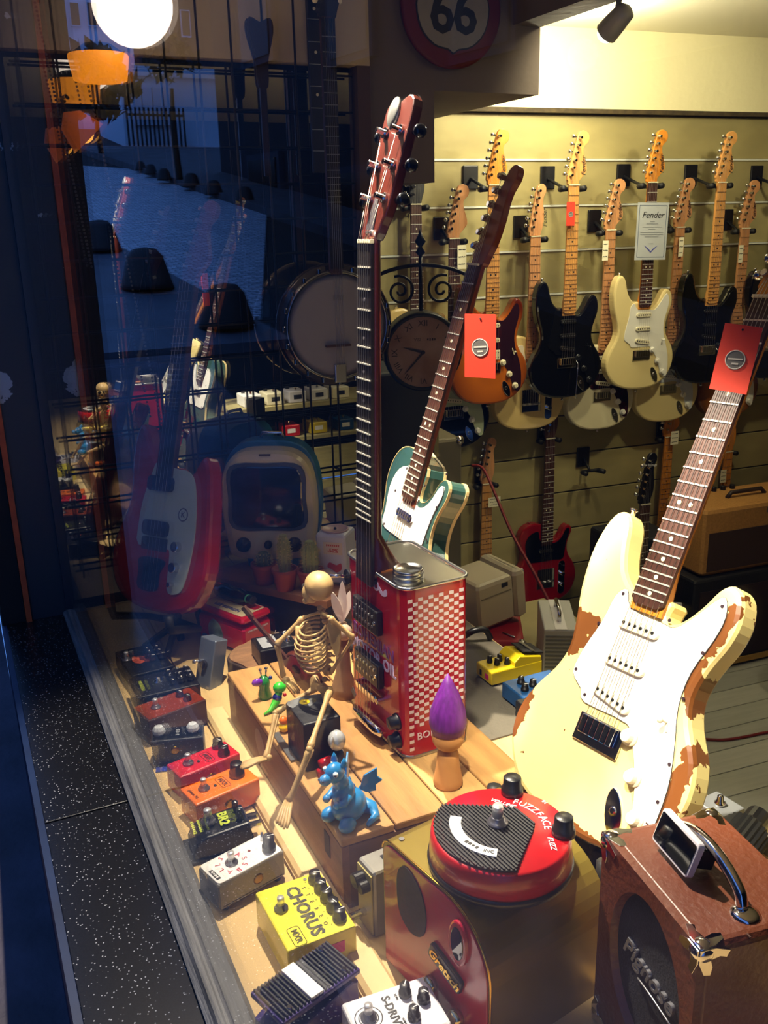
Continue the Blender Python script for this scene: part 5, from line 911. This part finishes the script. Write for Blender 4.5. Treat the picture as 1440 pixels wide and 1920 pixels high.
# ================================================================= AMPLIFIERS AND THE BACK OF THE SHOP
# red and gold practice amplifier, front towards the window
ZA=.205; Ma=frame(V((.44,.976,0)),V((.175,-.985,0)),V((0,0,1))); ga=thing('red_gold_amplifier','small red fronted amplifier wrapped in gold sheet under the round pedal','amplifier',Ma); GSH=mat('gold_sheet','8f7c33',.34,.65,noise=.1,nscale=4)
out=[(0,0),(.222,0)]+[(.222-.088+.088*math.cos(a),ZA-.088+.088*math.sin(a)) for a in [math.radians(9*k) for k in range(0,11)]]+[(.018-.018*math.sin(a),ZA-.018+.018*math.cos(a)) for a in [math.radians(18*k) for k in range(0,6)]]
MB().prism(out,-.200,.004,0).build('gold_cover',GSH,ga)
inn=[(.111+(x_-.111)*.965,.004+y_*.955) for x_,y_ in out]; ARD=mat('amp_red','a81430',.25,coat=.3); MB().prism(inn,.0,.0065,.001,bev0=0).build('front_panel',ARD,ga)
MB().tube([(x_,y_,.004) for x_,y_ in out[1:]],.0016,6).build('trim_edge',GOLD,ga)
MB().prism(smooth([(.036,.150),(.042,.110),(.066,.094),(.092,.106),(.100,.140),(.088,.176),(.060,.192),(.042,.180)],4),.0065,.0080,0).build('speaker_grille',mat('grille_dark','2c221a',.7,noise=.4,nscale=200),ga)
MB().prism(ell(.018,.033,28,.168,.152),.0065,.012,.003,bev0=0).build('porthole_ring',ARD,ga); MB().prism(ell(.012,.024,28,.168,.152),.0120,.0132,.001,bev0=0).build('porthole_glass',mat('porthole','101a24',.05,coat=1),ga)
MB().prism(rrect(.066,.026,.006),.0065,.012,.002,bev0=0).build('badge_plate',BLK,ga,T(.142,.094,0)@RZ(-.30)); text('Gretsch',.019,GOLD,ga,T(.142,.094,.0124)@RZ(-.30),'badge_script',shear=.3,bold=.0005,ext=.001)
for x_,y_ in ((.113,.047),(.166,.035)): MB().ball(.012,(x_,y_,.012),seg=20,sz=.9).build('dome_knob',mat('dome_gold','cdbf8e',.06,1),ga)
for x_,z_ in ((.022,-.012),(.128,-.014),(.122,-.185),(.022,-.185)): MB().cyl(.004,.002,(0,0,0),seg=10).build('screw',STEEL,ga,frame((x_,ZA-.0005,z_),(1,0,0),(0,0,-1)))
# round red fuzz pedal on it
Mf=T(.552,.862,ZA+.0005); fz=thing('round_fuzz_pedal','round red fuzz pedal with black smile tread on the gold amplifier','pedal',Mf@RZ(-math.pi/2+.10)); R0=.094
MB().lathe([(R0,0),(R0+.001,.006),(R0,.010)],48).build('base_ring',BLK,fz); FR=mat('fuzz_red','b5121a',.3,coat=.3,noise=.06,nscale=60); MB().lathe([(R0-.001,.008),(R0-.004,.044),(R0-.007,.047),(.0001,.049)],48).build('housing',FR,fz)
# flat: reading direction local +x is towards the camera along the window, +y into the shop
trd=[]; 
for k in range(16): a=math.radians(205+130*k/15); trd.append((.086*math.cos(a),.086*math.sin(a)))
trd+=[(.030,.030),(.018,.042),(-.018,.042),(-.030,.030)]
MB().prism(trd,.0475,.0505,.0005,bev0=0).build('tread_base',RUB,fz)
for k in range(26):
    y=-.082+.0048*k
    if y<.030: xm=min(math.sqrt(max(.086**2-y*y,0)),.030+(.030-y)*.72)
    else: xm=.030-(y-.030)
    if xm>.004: MB().box(2*xm,.0026,.003,(0,y,.0515),bev=.0006).build('tread_rib',RUB,fz)
sm_=[]
for k in range(13): a=math.radians(222+96*k/12); sm_.append((.066*math.cos(a),.066*math.sin(a)))
for k in range(13): a=math.radians(318-96*k/12); sm_.append((.051*math.cos(a),.051*math.sin(a)))
s1=MB().prism(sm_,.0525,.0540).build('smile_plate',mat('smile_white','efefef',.3),fz); text('INC',.008,INK,s1,T(.036,-.046,.0543)@RZ(.65),'lettering'); strokes(.022,.005,INK,s1,T(.014,-.056,.0543)@RZ(.25),4)
fsw(fz,-.004,-.002,.052,1.3)
for x_ in (-.052,.052): kn(fz,x_,.060,.047,.0155,.026,BLK,False)
WI=mat('white_print','eeeeee',.5)
for k,c_ in enumerate('FUZZFACE'): a=math.radians(122-9.2*k); text(c_,.015,WI,fz,T(.062*math.cos(a),-.008+.062*math.sin(a)+.006,.0482)@RZ(a-math.pi/2),'lettering')
text('VOLUME',.009,WI,fz,T(-.040,.034,.0483)@RZ(.5),'lettering',shear=.3); text('FUZZ',.010,WI,fz,T(.060,.034,.0483)@RZ(-.5),'lettering',shear=.3); text('IN',.007,WI,fz,T(-.012,.083,.0479),'lettering'); text('OUT',.007,WI,fz,T(.026,.080,.0479)@RZ(-.3),'lettering')
# brown leather amplifier
ZB=.285; A_,B_,C_=G(1138,1556,ZB),G(1318,1772,ZB),G(1297,1512,ZB); x=(B_-A_); wB=x.length*1.02; x.normalize(); y=V((0,0,1)); out_=x.cross(y); dB=.150
Mb_=frame(A_+x*wB/2-V((0,0,ZB)),x,y); ba=thing('brown_leather_amplifier','brown leather portable amplifier with chrome corners and oval grille','amplifier',Mb_); LEA=mat('brown_leather','5c2c17',.42,noise=.15,nscale=9,bump=.35,bscale=120,coat=.1)
el_=ell(.070,.098,32,.004,ZB*.50)
fr=rrect(wB,ZB-.004,.010,3,0,ZB/2+.002)
MB().prism(fr,-dB,-.004,.002).build('cabinet',LEA,ba)
# front board with a real oval opening
b=MB(); n=64; ro=[]; 
for k in range(n):
    a=2*math.pi*k/n; c_,s_=math.cos(a),math.sin(a); t_=min((wB/2-.002)/max(abs(c_),1e-6),(ZB/2-.001)/max(abs(s_),1e-6)); ro.append((t_*c_,ZB/2+t_*s_))
ri=[(.004+.070*math.cos(2*math.pi*k/n),ZB*.56+.098*math.sin(2*math.pi*k/n)) for k in range(n)]
vs=[(x_,y_,.006) for x_,y_ in ro]+[((x_-.004)*1.06+.004,ZB*.56+(y_-ZB*.56)*1.05,.006) for x_,y_ in ri]+[(x_,y_,-.006) for x_,y_ in ri]+[(x_,y_,-.005) for x_,y_ in ro]
fs=[]
for j in range(3):
    for k in range(n): fs.append((j*n+k,j*n+(k+1)%n,(j+1)*n+(k+1)%n,(j+1)*n+k) if j<2 else (k,3*n+k,3*n+(k+1)%n,(k+1)%n))
b.add(vs,fs); b.build('front_board',LEA,ba); MB().prism(ell(.073,.101,40,.004,ZB*.56),-.0058,-.0035).build('grille_cloth',mat('navy_grille','0a0d16',.8,bump=.3,bscale=300),ba)
text('Pignose',.034,mat('chrome_script','b8b8c0',.22,.8),ba,T(.004,ZB*.57,-.002)@RZ(-.06),'badge_script',shear=.3,ext=.003,bold=.0006); MB().tube(smooth([(-.012,ZB*.57-.020,.001),(.020,ZB*.57-.018,.002),(.058,ZB*.57-.022,.001)],4,False),.0012,6).build('badge_swash',mat('chrome_script','b8b8c0',.22,.8),ba)
for sx in (-1,1):
    for top in (0,1):
        for bk in (0,1):
            X_=sx*wB/2; Y_=ZB-.002 if top else .004; Z_=.006 if not bk else -dB; c_=MB().ball(.013,(X_-sx*.008,Y_-(.008 if top else -.008),Z_-(.008 if not bk else -.008)),seg=14)
            pl=[(0,0),(.018,.0),(.032,.006),(.034,.014),(.024,.016),(.014,.013),(.012,.024),(.015,.032),(.007,.036),(0,.018)]
            sY=-1 if top else 1; sZ=-1 if not bk else 1
            q=c_.build('corner',CHR,ba)
            def plate(M_): MB().prism(pl if True else pl,0,.0016,.0004,M=M_).build('corner_plate',CHR,q)
            def mk(o,a,b2): M_=frame(o,a,b2); return M_
            a1=V((-sx,0,0)); a2=V((0,sY,0)); a3=V((0,0,sZ))
            for aa,bb,nm in ((a1,a2,V((0,0,-sZ))),(a1,a3,V((0,-sY,0))),(a2,a3,V((sx,0,0)))):
                o=V((X_,Y_,Z_))+nm*.0004; 
                if aa.cross(bb).dot(nm)<0: aa,bb=bb,aa
                plate(mk(o,aa,bb))
# handle
hb=MB(); hz=-dB*.46; hb.tube(smooth([(-.066,ZB+.004,hz),(-.058,ZB+.020,hz),(-.030,ZB+.034,hz),(0,ZB+.038,hz),(.030,ZB+.034,hz),(.058,ZB+.020,hz),(.066,ZB+.004,hz)],4,False),[.007]*25,10); hb.build('handle',CHR,ba)
for s in (-1,1): MB().lathe([(.016,0),(.016,.003),(.010,.006),(.0001,.007)],18,M=frame(V((s*.072,ZB-.002,hz)),V((1,0,0)),V((0,0,-1)))).build('handle_plate',CHR,ba)
MB().box(wB,.0012,.002,(0,ZB+.0002-.002,-dB*.36)).build('lid_seam',mat('seam_dark','3a1c10',.8),ba)
# white phone on top
def onamp(u,v,z=ZB+.002): return G(u,v,z)
pa,pb=onamp(1284,1660),onamp(1219,1583); dx=(pb-pa).normalized(); up_=V((0,0,1)); 
ph=thing('white_phone','white music player with black screen propped on the brown amplifier','phone',frame(pa.lerp(pb,.5)+V((0,0,.006)),(pa-pb).normalized(),V((.20,.05,.55)))); lp_=(pa-pb).length
MB().prism(rrect(lp_,.044,.005),-.009,0,.0015,M=T(0,.024,0)).build('case',mat('phone_white','c9c4cc',.3),ph); MB().prism(rrect(lp_*.93,.036,.002),.0002,.0009,M=T(.000,.024,0)).build('screen',mat('phone_screen','04060c',.05,coat=.5),ph); MB().box(.012,.022,.030,(lp_*.25,.020,-.026)).build('prop',BLKM,ph)
# ribbed black clamp knob, little switch box, wood offcut and stand box
p=G(1400,1560,.16); kb=thing('ribbed_knob','large black ribbed clamp knob behind the brown amplifier','knob',frame(p,V((0,0,1)),V((-.4,.9,0)))); o=[((.030+(.0025 if k%2 else 0))*math.cos(k*math.pi/24),(.030+(.0025 if k%2 else 0))*math.sin(k*math.pi/24)) for k in range(48)]
MB().prism(o,0,.070,.003).build('grip',RUB,kb); MB().cyl(.018,.05,(0,0,-.045),seg=18).build('collar',BLK,kb); MB().tube([(0,0,-.04),(-.10,0,-.09),(-.158,0,-.10)],.012,8).build('stem',BLKM,kb)
p=G(1345,1555,0); sw=thing('switch_box','small grey metal switch box behind the brown amplifier','switch box',T(p)@RZ(.1)); MB().box(.055,.06,.05,(0,0,.025),bev=.003).build('box',mat('box_grey','8f9498',.4,.3),sw); MB().lathe([(.010,.05),(.010,.054),(.006,.056),(.005,.066),(.0001,.067)],12).build('footswitch',CHR,sw)
p=G(1436,1640,.10); wo=tag(MB().box(.05,.10,.10,(0,0,-.05),bev=.008).build('wood_offcut',mat('offcut','c08a4a',.6,noise=.2,nscale=10),None,T(p+V((.012,0,0)))),'pale rounded block of wood beside the brown amplifier','wood block')
p0=G(1316,1500,0); bxs=thing('stand_carton','tall black carton reading Stands behind the worn cream guitar','carton',frame(V((1.145,1.235,-.02+.02)),V((.80,-.60,0)),V((0,0,1))))
qa=PY(1329,1268,1.235); qb=PY(1300,1510,1.235); MB().box(.065,.30,.05,(0,.15,0)).build('carton',mat('carton_black','121114',.5),bxs); text('Stands',.026,WI,bxs,T(.020,.20,.0256)@RZ(-math.pi/2),'lettering',bold=.0004); MB().box(.018,.10,.0006,(-.012,.22,.0254)).build('violet_panel',mat('violet','4a1a8a',.5),bxs); st=MB().box(.030,.060,.0008,(.012,.100,.0254)).build('white_sticker',mat('sticker','d8ccd0',.6),bxs)
for k in range(9): MB().box(.012,.0016+.001*(k%3),.0004,(0,-.018+.0045*k,.0007)).build('barcode_bar',INK,st,T(.012,.100,.0254))
# grey equipment case with pedals
gc=thing('grey_mat','dark grey carpet mat on the platform behind the crate','mat',T(.985,1.70,0)); MB().box(.262,.60,.004,(0,0,.002)).build('carpet',mat('case_grey','5f594d',.9,bump=.3,bscale=150),gc)
p=G(905,1200,.004); tag(MB().tube(smooth([p+V((-.05,.02,.006)),p+V((-.03,.0,.030)),p+V((.0,-.01,.032)),p+V((.015,-.012,.006))],4,False),.008,8).build('strap_handle',BLK),'loose black strap handle lying on the grey mat','handle')
def P2(name,label,A,B,C,h,m,**k): return ped(name,label,A,B,C,h,m,z0=.004,**k)
YB=mat('boss_yellow','c9b010',.35); t,w,l=P2('compact_pedal','yellow compact pedal with black rubber treadle on the grey case',(893,1240),(922,1262),(1015,1236),.036,YB)
M=frame(V((-w/2,0,0)),V((0,1,0)),V((0,0,1))); MB().prism([(-l*.05,.034),(l*.48,.034),(l*.48,.046),(l*.06,.058),(-l*.05,.046)],0,w*.98,.002,M=M@T(0,0,w*.01)).build('treadle',YB,t); MB().box(w*.82,l*.40,.003,(0,l*.26,.055),M=RX(-.24)@T(0,-.002,.012)).build('tread_pad',BLKM,t); MB().box(w*.8,l*.07,.002,(0,l*.24,.0585),M=RX(-.24)@T(0,-.002,.012)).build('tread_strip',STEEL,t)
for x_,y_ in ((-.014,-.044),(.004,-.036),(-.010,-.020),(.012,-.014)): kn(t,x_,y_,.036,.007,.016)
MB().box(.014,.0006,.012,(w*.2,-l/2-.0004,.018)).build('pink_sticker',mat('pink','d0287a',.5),t); MB().box(.008,.0006,.014,(-w*.2,-l/2-.0004,.018)).build('socket',BLK,t)
t,w,l=P2('compact_pedal','blue pedal with three black knobs half hidden by the cream guitar',(941,1278),(985,1312),(1050,1268),.040,mat('pedal_blue','1d4f86',.35,noise=.3,nscale=25))
for x_,y_ in ((-.02,-.03),(.002,-.014),(.010,-.04)): kn(t,x_,y_,.040,.009,.015)
t,w,l=P2('compact_pedal','small black pedal with a white outlined logo beside the blue pedal',(966,1312),(1000,1340),(1040,1310),.042,BLK); MB().tube([(x_,y_,.0425) for x_,y_ in rrect(w*.7,l*.4,.006)+[rrect(w*.7,l*.4,.006)[0]]],.0008,4).build('logo_frame',WI,t); strokes(.03,.006,WI,t,T(0,0,.0425),5); kn(t,0,-l*.3,.042,.008,.014)
# beige tilted cabinet on a red case, white ribbed box
rc_=thing('red_case','low red case with chrome corner under the beige amplifier','case',frame(V((1.245,1.995,-.14)),V((.87,-.49,0)),V((.49,.87,0)))); MB().box(.15,.24,.085,(0,0,.0425),bev=.008).build('case_body',mat('case_red','96141c',.45),rc_); MB().ball(.014,(.068,-.113,.074),seg=12).build('corner',CHR,rc_); MB().tube([(.02,-.07,.087),(.05,-.10,.088)],.002,6).build('wire_stand',STEEL,rc_); strokes(.03,.007,WI,rc_,frame((-.02,-.1206,.06),(1,0,0),(0,0,1)),4)
bp=thing('beige_amplifier','old beige amplifier tilted back on the red case','amplifier',frame(V((1.245,2.03,-.046)),V((.10,-1,0)),V((1,.10,.10)))); BEI=mat('beige_plastic','b9ad8d',.45,noise=.08,nscale=5); MB().box(.15,.12,.135,(0,-.02,.068),bev=.012).build('shell',BEI,bp); MB().box(.162,.040,.146,(0,.058,.071),bev=.014).build('front_frame',BEI,bp); MB().box(.0012,.02,.012,(.0756,.01,.115),M=None).build('badge',INK,bp); MB().box(.002,.10,.003,(.0755,-.02,.095)).build('seam',mat('seam_beige','7d745c',.6),bp)
for k in range(4): MB().cyl(.010,.012,(0,0,0),seg=12).build('knob',BLK,bp,T(-.05+.034*k,.078,.12)@RX(-math.pi/2))
wb2=thing('white_ribbed_speaker','white box speaker with ribbed front and chrome handle','speaker',frame(V((1.375,1.885,-.14)),V((.87,-.49,0)),V((.49,.87,0)))); WRB=mat('ribbed_white','b9bab2',.5); MB().box(.088,.20,.125,(0,0,.0625),bev=.004).build('box',WRB,wb2); MB().box(.030,.199,.001,(.0,0,.1258)).build('top_band',WHITE,wb2)
for k in range(9): MB().box(.080,.003,.005,(0,-.1005,.018+.011*k)).build('grille_slat',mat('slat_dark','6b6c66',.6),wb2)
MB().tube([(.0,-.05,.126),(.0,-.045,.150),(.0,.045,.150),(.0,.05,.126)],.005,8).build('handle',CHR,wb2)
low=thing('low_table','plain wooden table carrying the red case and white speaker behind the platform','table',T(1.36,1.99,ZF)); MB().box(.44,.50,.03,(0,0,.9-.14-.015)).build('top',PINE[0],low)
for sx in (-1,1):
    for sy in (-1,1): MB().box(.04,.04,.9-.17,(sx*.19,sy*.22,(.9-.17)/2)).build('leg',PINE[0],low)
# tweed amplifier on a black amplifier, round black bag
pa=W(1345,1262,2.55)
def floorG(u,v): return G(u,v,ZF)
f0=floorG(1338,1258); bk=thing('black_amplifier','large black amplifier standing on the floor under the tweed one','amplifier',frame(V((f0.x,f0.y,ZF)),WD,WN)); MB().box(.72,.28,.43,(.22,.14,.225),bev=.012).build('cabinet',mat('tolex_black','131316',.6,bump=.3,bscale=150),bk); MB().box(.66,.004,.33,(.22,-.001,.22)).build('grille_cloth',mat('oxblood_grille','2a1712',.8),bk); MB().box(.70,.006,.026,(.22,-.002,.03)).build('gold_strip',mat('strip_gold','b48a3a',.4),bk)
tw=thing('tweed_amplifier','tan tweed amplifier with leather handle behind the cream guitar','amplifier',frame(V((f0.x,f0.y,ZF+.440)),WD,WN)); TWM=mat('tweed','b98442',.75,noise=.2,nscale=120,bump=.3,bscale=200); MB().box(.66,.26,.30,(.23,.15,.15),bev=.020).build('cabinet',TWM,tw); MB().box(.60,.004,.17,(.23,.018,.11)).build('grille_cloth',mat('tweed_grille','3a2416',.8),tw); MB().tube([(.10,.13,.300),(.12,.13,.322),(.28,.13,.322),(.30,.13,.300)],.010,8).build('handle',mat('leather_dark','2a1a10',.5),tw); MB().box(.06,.003,.025,(.25,.019,.265)).build('name_plate',mat('plate_grey','6d665a',.4,.5),tw)
for k in range(5): MB().cyl(.012,.018,(.02+.05*k,.24,.300),seg=12).build('knob',BLK,tw)
f1=floorG(1440,1300); bg_=thing('round_black_bag','round black gig bag lying on the floor at the right','bag',T(f1.x+.12,f1.y-.02,ZF+.165)); MB().lathe([(.03,-.06),(.150,-.05),(.165,-.02),(.165,.02),(.150,.05),(.03,.06)],32,M=RX(math.pi/2)@RY(.3)).build('bag',mat('bag_navy','0b0d13',.7),bg_); MB().lathe([(.167,-.004),(.167,.004)],32,M=RX(math.pi/2)@RY(.3)).build('zip',STEEL,bg_)
bk2=thing('black_combo','black amplifier with silver piping half hidden behind the cream guitar','amplifier',frame(V((f0.x,f0.y,ZF))-WD*.42,WD,WN)); MB().box(.26,.24,.66,(.05,.13,.33),bev=.012).build('cabinet',mat('tolex_black','131316',.6,bump=.3,bscale=150),bk2); MB().box(.20,.004,.50,(.05,.006,.35)).build('grille_cloth',mat('silver_grille','4a4c50',.6),bk2)
# guitar with black headstock behind the cream guitar
vp=W(1192,946,2.75); vg=guitar('dark_neck_guitar','guitar with black headstock leaning behind the cream guitar horn',frame(vp-V((-.035,.0,.753)),WD,V((-.045,0,1))),kind='tele',body=GB,guard=None,neck=EBONY,board=ROSE,head='tele',headm=EBONY); text('The Vintage',.013,WI,vg,T(.010,.90,.0075)@RZ(-.1),'headstock_logo')
stand('guitar_stand','black stand under the guitar with the black headstock',frame(vp-V((-.035,.0,.753)),WD,V((-.045,0,1))),.18,ZF,.3)
# amplifier stack under the clock
as_=thing('tall_black_cabinet','tall dark cabinet with light edge standing under the clock','cabinet',frame(V((1.20,2.90,ZF)),V((.99,-.1,0)),V((.1,.99,0)))); MB().box(.36,.28,1.42,(.12,.05,.71),bev=.01).build('cabinet',mat('cab_grey','23262c',.6),as_); MB().box(.02,.30,.10,(.295,.05,1.16),bev=.004).build('corner',CHR,as_)
gy=thing('grey_vintage_amplifier','grey vintage amplifier with chrome corners behind the teal guitar','amplifier',frame(V((1.62,2.95,ZF)),V((.99,-.1,0)),V((.1,.99,0)))); MB().box(.115,.26,1.16,(-.05,0,.58),bev=.012).build('cabinet',mat('cab_olive','6a624a',.6),gy); MB().ball(.018,(.0,-.12,1.148),seg=12).build('corner',CHR,gy)
# red woven cables
CAB=mat('red_cable','8a1c18',.6,noise=.5,nscale=300)
tag(MB().tube(smooth([W(885,873,3.0),W(905,878,2.95),W(925,918,2.85),W(960,1000,2.7),W(1010,1090,2.5),W(1060,1195,2.35),W(1075,1260,2.3)],5,False),.0055,8).build('red_cable',CAB),'red woven cable hanging from the lower hanger across the slat wall','cable')
tag(MB().tube(smooth([G(u,v,ZF+.006) for u,v in ((1290,1380),(1325,1386),(1360,1387),(1400,1381),(1440,1373),(1500,1368))],5,False),.0055,8).build('red_cable',CAB),'red woven cable snaking over the whitewashed floor','cable')
# counter of pedals on the shop side, which the mirror shows
def RM(u,v,Yv): p=PY(u,v,Yv); return V((p.x,2*YJ-p.y,p.z))
c0=RM(520,752,4.1); c1=RM(655,752,4.1); zt=(c0.z+c1.z)/2; ct=thing('pedal_counter','wooden board counter with two shelves of pedals shown in the mirror','counter',T((c0.x+c1.x)/2+.10,c0.y-.12,ZF)); hgt=zt-ZF
for k in range(7): MB().box(1.0,.02,.155,(0,.13,hgt-.30-.165*k),bev=.002).build('board',PINE[k%4],ct)
MB().box(1.04,.30,.02,(0,0,hgt-.01)).build('top',PINE[0],ct); MB().box(1.04,.30,.02,(0,.0,hgt-.17)).build('shelf',PINE[1],ct)
for s in (-1,1): MB().box(.02,.28,hgt,(s*.50,0,hgt/2-.02)).build('end_panel',PINE[2],ct)
rng=random.Random(9); base=V((ct.matrix_world.translation.x if False else (c0.x+c1.x)/2+.10,c0.y-.12,0))
def cped(i,x_,z,m,label,k):
    t=thing('boxed_pedal',label,'pedal',T(base.x+x_,base.y+.06,z)); MB().box(.085,.12,.055,(0,0,.0275),bev=.004).build('housing',m,t); MB().cyl(.009,.014,(-.02,-.03,.055),seg=10).build('knob',BLK,t); MB().cyl(.006,.016,(.0,.03,.055),seg=10).build('footswitch',CHR,t); MB().box(.04,.0008,.02,(0,.0604,.028)).build('label',INK if k else WHITE,t)
for i,lb in enumerate(('white boxed pedal at the outer end of the counter top','ivory boxed pedal next to the end white one on the counter','pale lilac boxed pedal in the middle of the counter top','white boxed pedal between the lilac and last ivory ones','ivory boxed pedal last in the row on the counter top')):
    cped(i,-.40+.11*i,zt,(WHITE,IVORY,mat('sdrive_white','d9d6dc',.4))[i%3],lb,1)
for i,(m_,lb) in enumerate(((mat('purple_case','3d2a6e',.35),'purple pedal on the lower counter shelf'),(RED,'red pedal on the lower counter shelf'),(YB,'yellow pedal on the lower counter shelf'),(mat('pedal_blue','1d4f86',.35),'blue pedal on the lower counter shelf'))): cped(i,-.36+.14*i,zt-.159,m_,lb,0)
